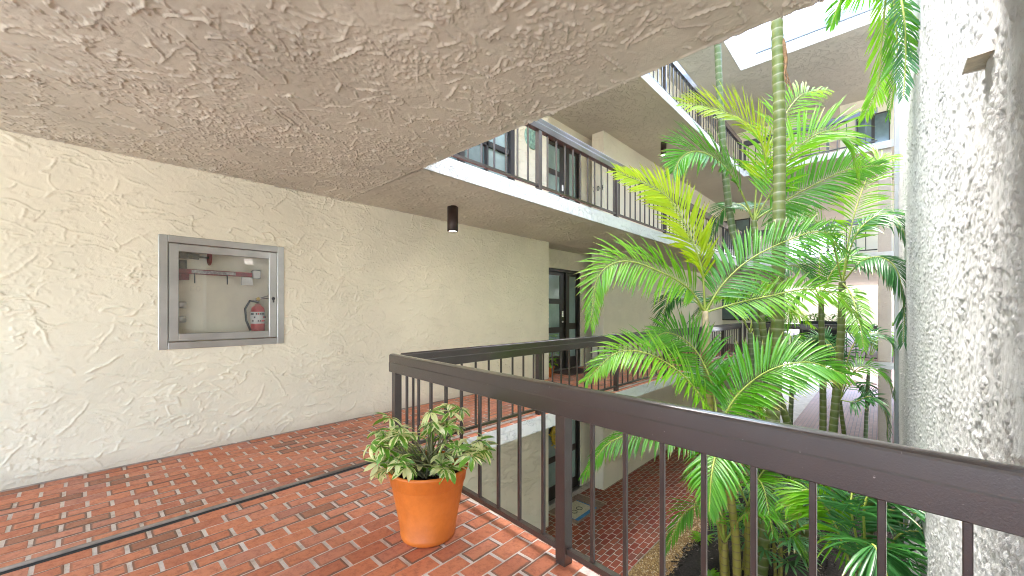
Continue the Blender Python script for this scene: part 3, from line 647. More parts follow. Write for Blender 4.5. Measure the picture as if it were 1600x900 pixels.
m.build('handwheel', M['redold'], vv)
hr = thing('hose_rack', 'worn red hose rack bar with hanging pins inside the cabinet', 'hose rack', (X-.12, .9, 1.60)); m = MB()
m.box(X-.13, X-.10, .56, 1.20, 1.615, 1.66, bev=.004); m.build('bar', M['redold'], hr)
m = MB(); m.box(X-.099, X-.094, .68, 1.02, 1.622, 1.652); m.build('label_strip', plain('worn_label', (.45, .42, .40), .6, nscale=40, namp=.5), hr)
for y in (.70, .95): m = MB(); m.tube([(X-.10, y, 1.63), (X-.085, y, 1.60), (X-.085, y, 1.53)], .005, 6); m.build('pin', M['black'], hr)
m = MB(); m.box(X-.14, X-.09, 1.16, 1.24, 1.60, 1.69, bev=.01); m.box(X-.12, X-.11, 1.07, 1.17, 1.53, 1.612, bev=.003); m.build('bracket', M['steel'], hr)
m = MB(); m.tube([(X-.14, .62, 1.62), (X-.14, .62, 1.56)], .05, 14); m.build('coupling', M['redold'], hr)
for zc in (1.33, 1.20): m = MB(); m.lathe([(0, .03), (.045, .03), (.05, .02), (.05, -.02), (.045, -.03), (0, -.03)], (X-.14, .60, zc), 16); m.build('hose_fitting', M['steel'], hr)
fe = thing('fire_extinguisher', 'red fire extinguisher with white label and black hose inside the cabinet', 'fire extinguisher', (X-.13, 1.20, .995)); ex, ey, ez = X-.12, 1.215, .996
m = MB(); m.lathe([(0, 0), (.056, 0), (.062, .01), (.062, .27), (.055, .31), (.03, .335), (.022, .35), (0, .35)], (ex, ey, ez), 24); m.build('cylinder', M['red'], fe)
m = MB(); m.lathe([(.0635, .15), (.0635, .27)], (ex, ey, ez), 24)
m.build('label_band', (lambda: (lambda r: r)(plain('printed_label', (.78, .77, .74), .5)))(), fe)
for i in range(10):
    t = -1.2+i*.26
    for q in (.17, .205, .24):
        if rng.random() < .7: mm = MB(); x, y = ex+.0645*math.cos(t), ey+.0645*math.sin(t); mm.box(x-.004, x+.004, y-.006, y+.006, ez+q, ez+q+.018); mm.build('label_mark', M['black'] if rng.random() < .6 else M['red'], fe)
m = MB(); m.tube([(ex, ey, ez+.345), (ex, ey, ez+.40)], .018, 10); m.box(ex-.012, ex+.012, ey-.02, ey+.10, ez+.40, ez+.412, bev=.003); m.tube([(ex, ey-.02, ez+.39), (ex+.01, ey+.09, ez+.435)], .007, 6); m.build('valve_head', M['chrome'], fe)
m = MB(); m.tube([(ex+.02, ey, ez+.37), (ex+.04, ey-.08, ez+.38), (ex+.045, ey-.12, ez+.30), (ex+.045, ey-.11, ez+.18), (ex+.045, ey-.075, ez+.08)], .011, 8); m.build('hose', M['black'], fe)
m = MB(); m.lathe([(0, .008), (.016, .008), (.018, 0)], (ex+.02, ey, ez+.40), 14, 0, 'x'); m.build('gauge', plain('gauge_yellow', (.7, .5, .08), .4), fe)

# ---- terracotta pot with variegated schefflera
PX, PY = -1.902, 1.346
pt = thing('flower_pot', 'large orange terracotta coloured plastic pot on the brick landing', 'pot', (PX, PY, .003))
m = MB(); m.lathe([(0, 0), (.142, 0), (.152, .008), (.157, .035), (.153, .040), (.203, .305), (.205, .312), (.211, .318), (.217, .372), (.226, .380), (.229, .392), (.220, .398), (.209, .392), (.196, .315), (.0, .312)], (PX, PY, .003), 56); m.build('pot_body', M['pot'], pt)
m = MB(); m.lathe([(.194, .316), (.1, .322), (0, .328)], (PX, PY, .003), 32); m.build('soil', M['soil'], pt)
def schef_mat():
    m, t, b, o = nodes('variegated_leaf'); g = G(t); sp = g.n('ShaderNodeSeparateXYZ'); g.put(sp.inputs[0], g.n('ShaderNodeUVMap').outputs[0]); geo = g.n('ShaderNodeNewGeometry'); inf = g.n('ShaderNodeObjectInfo')
    rnd = g.math('FRACT', g.math('ADD', g.math('MULTIPLY', geo.outputs['Random Per Island'], 1.), g.math('MULTIPLY', inf.outputs['Random'], 5.3))); pos = geo.outputs['Position']
    e = g.math('ABSOLUTE', g.math('SUBTRACT', sp.outputs[0], .5)); n = g.noise(pos, 55, 3, .6); e = g.math('ADD', e, g.math('MULTIPLY', g.math('SUBTRACT', n, .5), .35))
    e = g.math('ADD', e, g.math('MULTIPLY', g.math('SUBTRACT', rnd, .38), .5))
    gr = g.mix(n, c4((.06, .22, .02)), c4((.24, .44, .04))); cr = g.mix(n, c4((.66, .68, .20)), c4((.80, .80, .48)))
    cc = g.mix(g.sstep(e, .20, .27), gr, cr); g.put(b.inputs['Base Color'], cc); b.inputs['Roughness'].default_value = .3; b.inputs['Specular IOR Level'].default_value = .6
    tr = g.n('ShaderNodeBsdfTranslucent'); g.put(tr.inputs[0], cc); mx = g.n('ShaderNodeMixShader'); mx.inputs[0].default_value = .25; t.links.new(b.outputs[0], mx.inputs[1]); t.links.new(tr.outputs[0], mx.inputs[2]); t.links.new(mx.outputs[0], o.inputs[0]); return m
M['schef'] = schef_mat(); M['stem'] = plain('woody_stem', (.20, .19, .09), .6, nscale=20, namp=.3)
def leaflet(m, base, dirv, up, L, W, droop, mi=0, nseg=4, fold=.25):
    dirv = dirv.normalized(); sd_ = dirv.cross(up); sd_ = sd_.normalized() if sd_.length > 1e-4 else Vector((1, 0, 0)); nrm = sd_.cross(dirv)
    prof = [.12, .75, 1., .8, .06] if nseg == 4 else [.3, 1, .75, .06]
    st = len(m.v); p = Vector(base); d_ = dirv.copy(); us = []
    for i in range(nseg+1):
        t = i/nseg; wd = W/2*prof[i]
        m.v += [tuple(p-sd_*wd+nrm*wd*fold), tuple(p), tuple(p+sd_*wd+nrm*wd*fold)]; us.append((t, prof[i]))
        d_ = (d_+Vector((0, 0, -droop/nseg))).normalized(); p = p+d_*(L/nseg)
    for i in range(nseg):
        a = st+i*3; (t0, w0), (t1, w1) = us[i], us[i+1]
        m.face((a, a+1, a+4, a+3), mi, [(.5-.5*w0, t0), (.5, t0), (.5, t1), (.5-.5*w1, t1)], True); m.face((a+1, a+2, a+5, a+4), mi, [(.5, t0), (.5+.5*w0, t0), (.5+.5*w1, t1), (.5, t1)], True)
def rosette(seed):
    rr = random.Random(seed); m = MB(); n = rr.choice((7, 8, 8, 9))
    for k in range(n):
        a = 2*math.pi*(k+.3*rr.random())/n; el = rr.uniform(-.35, .25); L = rr.uniform(.065, .10)
        d_ = Vector((math.cos(a)*math.cos(el), math.sin(a)*math.cos(el), math.sin(el))); leaflet(m, d_*.008, d_, Vector((0, 0, 1)), L, L*.40, rr.uniform(.4, 1.0), fold=.3)
    return m.mesh('leaf_rosette', M['schef'])
sp_ = thing('umbrella_plant', 'bushy plant with cream and green variegated leaves growing in the orange pot', 'plant', (PX, PY, .36))
RO = [rosette(s) for s in range(6)]; rr = random.Random(11); stems = MB()
targets = []
for i in range(64):
    # an uneven crown: broad left mass, a taller spray to the right back
    if i < 32: u, v_, z = rr.uniform(-.31, -.02), rr.uniform(-.24, .16), rr.uniform(.40, .63)
    elif i < 46: u, v_, z = rr.uniform(-.05, .20), rr.uniform(-.2, .18), rr.uniform(.40, .58)
    elif i < 56: u, v_, z = rr.uniform(.02, .20), rr.uniform(-.05, .2), rr.uniform(.56, .725)
    else: u, v_, z = rr.uniform(.18, .36), rr.uniform(-.16, .12), rr.uniform(.40, .55)
    u *= .9; targets.append(Vector((PX+u*CT-v_*ST, PY+u*ST+v_*CT, z)))
cen = Vector((PX, PY, .36))
for i, p in enumerate(targets):
    b0 = cen+Vector((rr.uniform(-.06, .06), rr.uniform(-.06, .06), -.01)); mid = b0.lerp(p, .55)+Vector((0, 0, .05))
    q = [b0.lerp(mid, t).lerp(mid.lerp(p, t), t) for t in (0, .25, .5, .75, 1)]; stems.tube(q, [.006, .005, .004, .003, .002], 5, cap=False)
    o = link('leaf_rosette', RO[i % 6], sp_, p); out = (p-cen); o.rotation_euler = (-.6*out.y/.3+rr.uniform(-.3, .3), .6*out.x/.3+rr.uniform(-.3, .3), rr.uniform(0, 6.28)); o.scale = (rr.uniform(.8, 1.15),)*3
stems.build('stem', M['stem'], sp_)

# ---- door side plants, mats
def small_pot(x, y, z, label, plabel, leafm, h=.5):
    p = thing('flower_pot', label, 'pot', (x, y, z)); m = MB(); m.lathe([(0, 0), (.085, 0), (.115, .17), (.122, .175), (.122, .2), (.105, .2), (.0, .18)], (x, y, z), 20); m.build('pot_body', M['pot'], p)
    t = thing('leafy_plant', plabel, 'plant', (x, y, z+.18)); m = MB(); rr = random.Random(int(x*100+z*7)); sm_ = MB()
    for i in range(46):
        a, r, hh_ = rr.uniform(0, 6.28), rr.uniform(0, .15), rr.uniform(.02, h); p0 = Vector((x+r*math.cos(a), y+r*math.sin(a), z+.2+hh_)); leaflet(m, p0, Vector((math.cos(a), math.sin(a), rr.uniform(-.2, .7))), Vector((0, 0, 1)), rr.uniform(.09, .16), .06, .5)
        if i % 6 == 0: sm_.tube([(x, y, z+.17), p0], .004, 5, cap=False)
    m.build('foliage', leafm, t); sm_.build('stem', M['stem'], t)
small_pot(-4.72, 6.12, .002, 'small terracotta pot beside the dark entrance door', 'green leafy plant beside the dark entrance door', M['leaf_mid'], .62)
small_pot(-4.2, 13.9, .002, 'small terracotta pot on the far walkway', 'leafy plant in the pot on the far walkway', M['leaf'], .4)
def mat(name, label, pts, z, mats, th=.012):
    t = thing(name, label, 'doormat', (*pts[0][:2], z)); return t
z = -2.738
mt = thing('doormat', 'beige doormat with blue border and a drawn emblem before the lower entrance', 'doormat', (-4.55, 6.7, z)); boxo('mat_border', plain('blue_mat', (.06, .22, .46), .9, nscale=30, namp=.2), mt, -4.70, -4.22, 6.40, 7.08, z+.016, z+.024, bev=.004)
boxo('mat_center', plain('beige_mat', (.62, .56, .42), .95, nscale=40, namp=.15), mt, -4.70, -4.29, 6.40, 7.04, z+.025, z+.029)
m = MB()
for yc in (6.62, 6.80): m.tube([(-4.46+.06*math.cos(t), yc+.06*math.sin(t), z+.031) for t in [i*math.pi/8 for i in range(17)]], .006, 5)
m.build('emblem', M['black'], mt)
rg = thing('fringed_rug', 'worn brown fringed rug lying under the beige doormat', 'rug', (-4.5, 6.8, z)); boxo('rug_body', plain('brown_rug', (.30, .20, .16), .95, nscale=25, namp=.3), rg, -4.86, -4.18, 6.30, 7.36, z+.004, z+.013)
m = MB()
for i in range(34): x = -4.85+i*.02; m.box(x, x+.010, 7.361, 7.40+rng.random()*.02, z+.004, z+.008); m.box(x, x+.010, 6.26-rng.random()*.02, 6.299, z+.004, z+.008)
m.build('fringe', plain('fringe', (.6, .5, .38), .95), rg)
dm2 = boxo('doormat', plain('dark_mat', (.07, .04, .03), .95, nscale=30, namp=.3), None, -4.95, -4.45, 6.5, 7.4, .006, .018, bev=.004); tag(dm2, 'dark brown doormat before the entrance door on this floor', 'doormat')
# wreath on the lower door
wr = MB(); rr = random.Random(5); wr.tube([(XB+.01, 6.83+.19*math.cos(t), -2.74+1.45+.228*math.sin(t)) for t in [i*math.pi/10 for i in range(21)]], .03, 6)
for i in range(150):
    a = rr.uniform(0, 6.28); r_ = .19+rr.gauss(0, .04); p = Vector((XB-.02+rr.uniform(0, .06), 6.83+r_*math.cos(a), -2.74+1.45+r_*math.sin(a)*1.2)); leaflet(wr, p, Vector((rr.uniform(.1, 1), rr.uniform(-1, 1), rr.uniform(-1, 1))), Vector((1, 0, .2)), .07, .04, .2, nseg=3)
tag(wr.build('door_wreath', leaf_mat('yellow_flowers', (.55, .36, .02), (.75, .55, .06), .2)), 'yellow flower wreath hanging on the lower entrance door', 'wreath')
# planters on the far walkway
def planter(x0, x1, y0, y1, z, h, label, plabel):
    t = thing('planter_box', label, 'planter', ((x0+x1)/2, (y0+y1)/2, z)); m = MB(); ht = .06
    m.box(x0, x1, y0, y0+.03, z, z+h, bev=.004); m.box(x0, x1, y1-.03, y1, z, z+h, bev=.004); m.box(x0, x0+.03, y0+.03, y1-.03, z, z+h); m.box(x1-.03, x1, y0+.03, y1-.03, z, z+h); m.build('box', M['black'], t)
    m = MB(); m.box(x0+.031, x1-.031, y0+.031, y1-.031, z+.02, z+h-.05); m.build('soil', M['soil'], t)
    p = thing('planter_plants', plabel, 'plant', ((x0+x1)/2, (y0+y1)/2, z+h-.05)); m = MB(); rr = random.Random(int(x0*10))
    for i in range(160): a = rr.uniform(0, 6.28); b_ = Vector((rr.uniform(x0+.05, x1-.05), rr.uniform(y0+.05, y1-.05), z+h-.05+rr.uniform(0, .22))); leaflet(m, b_, Vector((math.cos(a), math.sin(a), rr.uniform(.2, 1.2))), Vector((0, 0, 1)), rr.uniform(.12, .24), .04, .5, nseg=3)
    m.build('foliage', M['leaf'], p)
planter(-1.75, -.75, 14.15, 14.6, .002, .97, 'black planter box behind the far railing, right of the palm trunks', 'low green plants filling the right planter on the far walkway')
planter(-2.95, -2.25, 14.15, 14.6, .002, .93, 'black planter box behind the far railing, left of the palm trunks', 'low green plants filling the left planter on the far walkway')

# ------------------------------------------------------------------ palms
def bez(pts, n):
    """smooth curve (Catmull-Rom) through points"""
    P = [Vector(p) for p in pts]; P = [P[0]*2-P[1]]+P+[P[-1]*2-P[-2]]; out = []; segs = len(P)-3
    for i in range(n+1):
        t = i/n*segs; k = min(int(t), segs-1); f = t-k; a, b, c, d = P[k:k+4]
        out.append(.5*((2*b)+(-a+c)*f+(2*a-5*b+4*c-d)*f*f+(-a+3*b-3*c+d)*f*f*f))
    return out
def frond(parent, pts, mat, L=.5, roll=0., n=46, W=.03, start=.18, droop=.7, lift=.35, fwd=.75, seed=0, sides=(1, 1), ragged=.06):
    rr = random.Random(seed*97+13); C = bez(pts, 40); m = MB(); n = int(n*1.2); W *= 1.2; L *= 1.18
    rad = [.013*(1-.8*i/40)+.002 for i in range(41)]; m.tube(C, rad, 6, 1, cap=False)
    tot = [0]
    for a, b in zip(C, C[1:]): tot.append(tot[-1]+(b-a).length)
    def ev(s):
        x = s*40; i = min(int(x), 39); f = x-i; return C[i].lerp(C[i+1], f), (C[i+1]-C[i]).normalized()
    for i in range(n):
        s = start+(1-start)*i/(n-1); q = i/(n-1)
        p, T = ev(min(s, .999)); S_ = T.cross(Vector((0, 0, 1)))
        S_ = S_.normalized() if S_.length > .05 else Vector((CT, ST, 0)); N = S_.cross(T).normalized()
        rq = Matrix.Rotation(roll, 3, T); S2, N2 = rq @ S_, rq @ N
        ln_ = L*(.45+.55*math.sin(math.pi*min(1, (q*.86+.14))**.8))*(1-.35*q**3)
        for sgn in (1, -1):
            if sides[0 if sgn > 0 else 1] == 0 or rr.random() < ragged*.5: continue
            fw = fwd+.9*q*q+rr.uniform(-.12, .12); d_ = (S2*sgn+T*fw+N2*(lift+rr.uniform(-.16, .16))).normalized()
            leaflet(m, p, d_, N2, ln_*(rr.uniform(.88, 1.06) if rr.random() > .06 else rr.uniform(.45, .8)), W*rr.uniform(.85, 1.1)*(1-.4*q), droop*(rr.uniform(.65, 1.4) if rr.random() > .07 else 2.2), 0, 4, .55)
    return m.build('frond', [mat, M['rachis']], parent)
def palm(label, base, name='palm_tree', group='areca palms in the courtyard bed'): return thing(name, label, 'palm', base, group)
def trunk(parent, pts, r0, r1, mat, ring=.11, name='trunk'):
    n = 90; C = bez(pts, n); L = sum((b-a).length for a, b in zip(C, C[1:])); m = MB(); k = max(3, round(L/ring)); n2 = k*5; C = bez(pts, n2)
    rad = []
    for i in range(n2+1):
        f = (i % 5)/5; r_ = r0+(r1-r0)*i/n2; rad.append(r_*(1.07 if i % 5 == 0 else 1+.02*abs(f-.5)))
    m.tube(C, rad, 16, 0, vscale=1/(L/k)); return m.build(name, mat, parent)
def px(*a): return [at(*q) for q in a]
GZ = -2.72
def gp(pxx, d): v_ = at(pxx, 485, d); return Vector((v_.x, v_.y, GZ))
# P1: the tall palm in front
d = 5.7; b = gp(1181, d); p1 = palm('tallest palm with thick pale ringed trunk rising past the upper floors', b)
trunk(p1, [b, at(1189, 880, d), at(1199, 750, d), at(1208, 640, d), at(1214, 540, d), at(1216, 400, d), at(1218, 200, d), at(1214, 30, d), at(1212, -150, d)], .098, .070, M['trunk'], .13)
top = at(1212, -150, d)
for i in range(9):
    a = i*2.4; dr_ = Vector((math.cos(a), math.sin(a), 0)); frond(p1, [top, top+dr_*.5+Vector((0, 0, .7)), top+dr_*1.2+Vector((0, 0, .7)), top+dr_*1.8+Vector((0, 0, .1))], M['leaf'], .5, 0, 36, seed=i, W=.03)
m = MB(); m.tube(bez(px((1222, 62, 5.66), (1228, 95, 5.62), (1226, 118, 5.6), (1231, 140, 5.58)), 10), [.03, .034, .03, .024, .02, .016, .012, .01, .008, .006, .004], 7, cap=False)
for k in range(5): m.tube(bez(px((1224, 95+k*6, 5.63), (1229+k*2, 112+k*6, 5.58), (1226+k*3, 128+k*5, 5.56)), 6), .004, 5, cap=False)
m.build('dried_sheath', plain('dried_sheath', (.26, .14, .06), .8, nscale=20, namp=.4), p1)
# P2: slender leaning palm left behind it
d = 7.2; b = gp(1222, d); p2 = palm('slender leaning palm trunk behind the tallest one, rising to the upper left', b)
trunk(p2, [b, at(1205, 640, d), at(1185, 520, d), at(1168, 440, d), at(1143, 350, d), at(1130, 230, d), at(1122, 90, d), at(1118, -60, d)], .072, .052, M['trunk_grey'], .12)
top = at(1118, -60, d)
for i in range(8):
    a = i*2.4+1; dr_ = Vector((math.cos(a), math.sin(a), 0)); frond(p2, [top, top+dr_*.5+Vector((0, 0, .6)), top+dr_*1.1+Vector((0, 0, .6)), top+dr_*1.6+Vector((0, 0, .1))], M['leaf'], .45, 0, 32, seed=20+i)
# P3: palm at railing height with the lime coloured young frond
d = 5.4; b = gp(1136, d); p3 = palm('palm with a lime yellow upright frond beside the walkway railing', b)
trunk(p3, [b, at(1126, 800, d), at(1112, 680, d), at(1106, 600, d), at(1104, 550, d)], .06, .055, M['trunk_yellow'], .10)
trunk(p3, [at(1104, 552, d), at(1103, 520, d), at(1102, 486, d)], .062, .034, M['stub'], .3, 'crown_shaft')
C3 = (1102, 488, d)
frond(p3, px(C3, (1076, 451, 5.3), (1030, 424, 5.15), (975, 408, 5.0), (935, 432, 4.9), (922, 505, 4.85)), M['leaf_mid'], .50, R(-62), 56, .032, .14, .55, .25, seed=41)
frond(p3, px(C3, (1097, 425, 5.35), (1083, 380, 5.3), (1055, 322, 5.25), (1024, 295, 5.2), (965, 268, 5.15)), M['leaf_lime'], .52, R(-80), 56, .034, .16, .25, .15, .95, seed=42)
frond(p3, px(C3, (1128, 446, 5.4), (1168, 408, 5.4), (1225, 378, 5.35), (1282, 362, 5.3), (1318, 392, 5.3)), M['leaf'], .46, R(62), 52, .032, .12, .5, .2, seed=43)
frond(p3, px(C3, (1150, 474, 5.3), (1205, 462, 5.2), (1260, 452, 5.15), (1310, 462, 5.1), (1342, 500, 5.1)), M['leaf_mid'], .36, R(55), 46, .03, .12, .6, .2, seed=44)
frond(p3, px(C3, (1085, 470, 5.9), (1060, 455, 6.3), (1040, 480, 6.6), (1030, 530, 6.8)), M['leaf_dark'], .4, 0, 36, seed=45)
# P4: crown in the upper middle
d = 6.5; b = gp(1262, d); p4 = palm('palm whose bright crown spreads in the upper middle of the courtyard', b)
trunk(p4, [b, at(1240, 700, d), at(1200, 560, d), at(1185, 450, d), at(1178, 345, d)], .062, .04, M['trunk'], .11)
C4 = (1178, 345, d)
frond(p4, px(C4, (1152, 288, 6.4), (1124, 253, 6.2), (1093, 237, 6.0), (1068, 243, 5.9), (1052, 268, 5.8)), M['leaf'], .62, R(-60), 54, .034, .16, .35, .25, .9, seed=51)
frond(p4, px(C4, (1196, 280, 6.5), (1190, 225, 6.4), (1158, 188, 6.3), (1110, 168, 6.2), (1066, 162, 6.1)), M['leaf_lime'], .62, R(-66), 52, .034, .18, .15, .3, .85, seed=52)
frond(p4, px(C4, (1205, 300, 6.4), (1240, 238, 6.2), (1290, 205, 6.0), (1328, 222, 5.9), (1340, 280, 5.9)), M['leaf_mid'], .58, R(60), 50, .034, .16, .4, .25, seed=53)
frond(p4, px(C4, (1220, 318, 6.5), (1270, 290, 6.4), (1325, 265, 6.3), (1378, 258, 6.2)), M['leaf'], .5, R(70), 46, .034, .16, .35, .2, seed=54)
frond(p4, px(C4, (1165, 325, 7.0), (1150, 318, 7.4), (1128, 330, 7.8), (1112, 375, 8.0)), M['leaf_dark'], .45, 0, 36, seed=55)
frond(p4, px(C4, (1200, 330, 7.0), (1225, 325, 7.5), (1250, 350, 7.9), (1262, 400, 8.0)), M['leaf_dark'], .45, 0, 36, seed=56)
frond(p4, px(C4, (1186, 270, 6.8), (1215, 200, 7.0), (1250, 150, 7.2), (1290, 140, 7.4)), M['leaf_mid'], .55, R(50), 44, .034, seed=57)
# P5: pair of thin green trunks on the right with drooping dark fronds
d = 7.2; b = gp(1296, d); p5 = palm('palm with slim green trunk and drooping dark fronds near the grey wall', b)
trunk(p5, [b, at(1300, 700, d), at(1308, 600, d), at(1314, 520, d), at(1316, 440, d)], .070, .052, M['trunk'], .13)
C5 = (1316, 442, d)
frond(p5, px(C5, (1345, 410, 6.9), (1376, 402, 6.6), (1402, 424, 6.4), (1412, 480, 6.35), (1412, 535, 6.3)), M['leaf_dark'], .48, R(20), 52, .032, .14, 1.0, .1, seed=61)
frond(p5, px(C5, (1335, 372, 7.0), (1368, 338, 6.8), (1400, 340, 6.6), (1420, 385, 6.5)), M['leaf_dark'], .48, R(30), 46, .032, .14, .9, .1, seed=62)
frond(p5, px(C5, (1300, 380, 7.2), (1270, 342, 7.2), (1235, 330, 7.1), (1200, 350, 7.1)), M['leaf'], .46, R(-50), 46, seed=63)
frond(p5, px(C5, (1330, 355, 7.3), (1350, 290, 7.4), (1372, 250, 7.4), (1395, 245, 7.4)), M['leaf_mid'], .45, R(40), 42, seed=64)
frond(p5, px(C5, (1330, 460, 6.8), (1342, 500, 6.4), (1350, 545, 6.2)), M['leaf_mid'], .3, R(20), 34, seed=65)
d = 7.9; b = gp(1284, d); p6 = palm('thin green palm trunk just left of the slim palm near the grey wall', b)
trunk(p6, [b, at(1286, 640, d), at(1284, 540, d), at(1283, 470, d)], .062, .045, M['trunk'], .13)
C6 = (1283, 470, d)
for i, q in enumerate((((1262, 430, 7.8), (1232, 415, 7.7), (1205, 440, 7.6)), ((1300, 425, 7.8), (1330, 400, 7.7), (1360, 420, 7.6)), ((1280, 420, 8.1), (1290, 370, 8.4), (1310, 350, 8.6)), ((1262, 452, 8.1), (1240, 470, 8.4), (1228, 520, 8.6)), ((1303, 455, 7.6), (1330, 470, 7.4), (1350, 520, 7.3)))):
    frond(p6, px(C6, *q), M['leaf'] if i % 2 else M['leaf_dark'], .42, R((-40, 40, 20, 0, 10)[i]), 38, seed=70+i)
# P7: low palm behind the near railing
d = 5.0; b = gp(1152, d); p7 = palm('low palm whose broad fronds spread just above the near railing', b)
trunk(p7, [b, at(1150, 850, d), at(1136, 740, d), at(1124, 665, d)], .05, .042, M['trunk_yellow'], .10)
C7 = (1122, 668, d)
frond(p7, px(C7, (1098, 625, 4.9), (1062, 582, 4.8), (1010, 552, 4.7), (962, 552, 4.6), (918, 592, 4.55)), M['leaf_mid'], .44, R(-48), 54, .032, .14, .6, .3, seed=81)
frond(p7, px(C7, (1152, 618, 4.9), (1200, 580, 4.75), (1260, 566, 4.6), (1318, 584, 4.5)), M['leaf'], .50, R(52), 52, .034, .12, .5, .3, seed=82)
frond(p7, px(C7, (1120, 700, 4.6), (1112, 740, 4.3), (1108, 800, 4.15)), M['leaf'], .42, R(0), 46, .03, .08, .9, .1, seed=83)
frond(p7, px(C7, (1080, 672, 4.9), (1020, 672, 4.8), (955, 690, 4.75), (912, 742, 4.7)), M['leaf'], .36, R(-20), 50, .03, .12, .9, .15, seed=84)
frond(p7, px(C7, (1140, 640, 5.4), (1165, 622, 5.8), (1192, 640, 6.1), (1205, 690, 6.3)), M['leaf_mid'], .42, R(20), 42, seed=85)
frond(p7, px(C7, (1112, 600, 5.2), (1085, 545, 5.3), (1045, 520, 5.3), (1010, 535, 5.3)), M['leaf'], .42, R(-70), 44, .032, .18, .35, .2, seed=86)
# P8: tall palm out of frame, its fronds hang beside the grey wall at the top
b = Vector((-.25, 5.6, GZ)); p8 = palm('fronds hanging from above along the top of the grey wall', b)
top = Vector((-.3, 5.5, 6.4)); trunk(p8, [b, Vector((-.1, 5.6, -1.)), Vector((-.05, 5.6, -.2))], .05, .045, M['trunk'], .12)
top = at(1392, -60, 4.6)
frond(p8, [top]+px((1398, 20, 4.6), (1402, 90, 4.65), (1390, 180, 4.7)), M['leaf'], .34, R(25), 46, .022, .08, .4, .15, seed=91)
frond(p8, [top]+px((1385, -10, 4.9), (1378, 60, 5.1), (1372, 130, 5.2), (1350, 185, 5.3)), M['leaf_mid'], .36, R(60), 46, .028, .08, .6, .1, seed=92)
frond(p8, [top]+px((1410, 10, 4.3), (1415, 80, 4.25), (1412, 150, 4.2)), M['leaf_dark'], .28, R(-20), 40, .02, .08, .45, .15, seed=93)
frond(p8, [top]+px((1360, -30, 4.9), (1320, -10, 5.0), (1298, 40, 5.1)), M['leaf'], .3, R(40), 36, .024, seed=94)
# P9: young palm low on the right below the railing
b = gp(1372, 4.2); p9 = palm('young palm with long dark fronds below the near railing by the grey wall', b)
C9 = b+Vector((0, 0, .5)); trunk(p9, [b, b+Vector((.01, 0, .25)), C9], .045, .03, M['trunk_yellow'], .1)
for i, q in enumerate((((1350, 800, 4.0), (1390, 760, 3.9), (1440, 775, 3.8), (1478, 850, 3.7)), ((1340, 850, 4.1), (1330, 780, 4.1), (1350, 735, 4.2), (1400, 760, 4.2)), ((1320, 860, 4.2), (1295, 800, 4.3), (1262, 765, 4.4), (1230, 790, 4.4)), ((1390, 860, 3.9), (1430, 830, 3.8), (1470, 860, 3.7), (1480, 930, 3.6)), ((1360, 860, 3.8), (1380, 880, 3.6), (1400, 960, 3.5)))):
    frond(p9, [C9]+px(*q), M['leaf_dark'] if i != 2 else M['leaf_mid'], .46, R((30, 20, -30, 10, 0)[i]), 46, .034, .2, .7, .2, seed=100+i)
# P10: back palm to thicken the far bed, fronds over the path
d = 9.5; b = gp(1330, d); p10 = palm('far palm with arching fronds over the grey brick path', b)
C10 = at(1312, 625, d); trunk(p10, [b, at(1322, 700, d), C10], .05, .04, M['trunk'], .12)
for i, q in enumerate((((1330, 585, 9.3), (1355, 572, 9.2), (1385, 590, 9.1), (1395, 620, 9.1)), ((1335, 628, 9.2), (1360, 620, 9.0), (1382, 640, 8.9), (1388, 690, 8.9)), ((1330, 600, 9.8), (1350, 600, 10.2), (1360, 630, 10.4)), ((1290, 590, 9.4), (1262, 580, 9.4), (1240, 610, 9.4)), ((1300, 560, 9.6), (1285, 530, 9.8), (1255, 530, 10.)), ((1330, 545, 9.4), (1360, 520, 9.3), (1392, 535, 9.2), (1400, 580, 9.2)))):
    frond(p10, [C10]+px(*q), M['leaf_dark'] if i % 3 else M['leaf'], .42, R((30, 25, 0, -30, -40, 30)[i]), 38, seed=120+i)
d = 11.5; b = gp(1352, d); p13 = palm('farthest palm with a low crown beside the narrow grey pier', b)
C13 = at(1358, 560, d); trunk(p13, [b, at(1354, 640, d), C13], .05, .04, M['trunk_grey'], .12)
for i in range(6):
    a = i*2.399+.4; dr_ = Vector((math.cos(a), math.sin(a), 0)); e = .45+.2*(i % 3); frond(p13, [C13, C13+dr_*.3+Vector((0, 0, e)), C13+dr_*.7+Vector((0, 0, e*1.05)), C13+dr_*1.05+Vector((0, 0, e*.3))], M['leaf_dark'] if i % 2 else M['leaf_mid'], .4, 0, 32, seed=200+i)
d = 10.5; b = gp(1232, d); p11 = palm('far palm in the deep bed left of the grey brick path', b)
C11 = at(1238, 590, d); trunk(p11, [b, at(1235, 660, d), C11], .06, .05, M['trunk_grey'], .12)
for i in range(6):
    a = i*2.399; dr_ = Vector((math.cos(a), math.sin(a), 0)); e = .5+.25*(i % 3); frond(p11, [C11, C11+dr_*.4+Vector((0, 0, e)), C11+dr_*.9+Vector((0, 0, e*1.05)), C11+dr_*1.4+Vector((0, 0, e*.3))], M['leaf_dark'] if i % 2 else M['leaf'], .42, 0, 34, seed=140+i)
d = 9.2; b = gp(1180, d); p12 = palm('far palm near the lower walkway, half hidden by the low fronds', b)
C12 = at(1172, 520, d); trunk(p12, [b, at(1180, 640, d), C12], .07, .055, M['trunk_grey'], .12)
for i in range(5):
    a = i*2.399+.7; dr_ = Vector((math.cos(a), math.sin(a), 0)); e = .5+.22*(i % 3); frond(p12, [C12, C12+dr_*.4+Vector((0, 0, e)), C12+dr_*.9+Vector((0, 0, e*1.05)), C12+dr_*1.4+Vector((0, 0, e*.3))], M['leaf_dark'] if i % 2 else M['leaf_mid'], .42, 0, 34, seed=160+i)
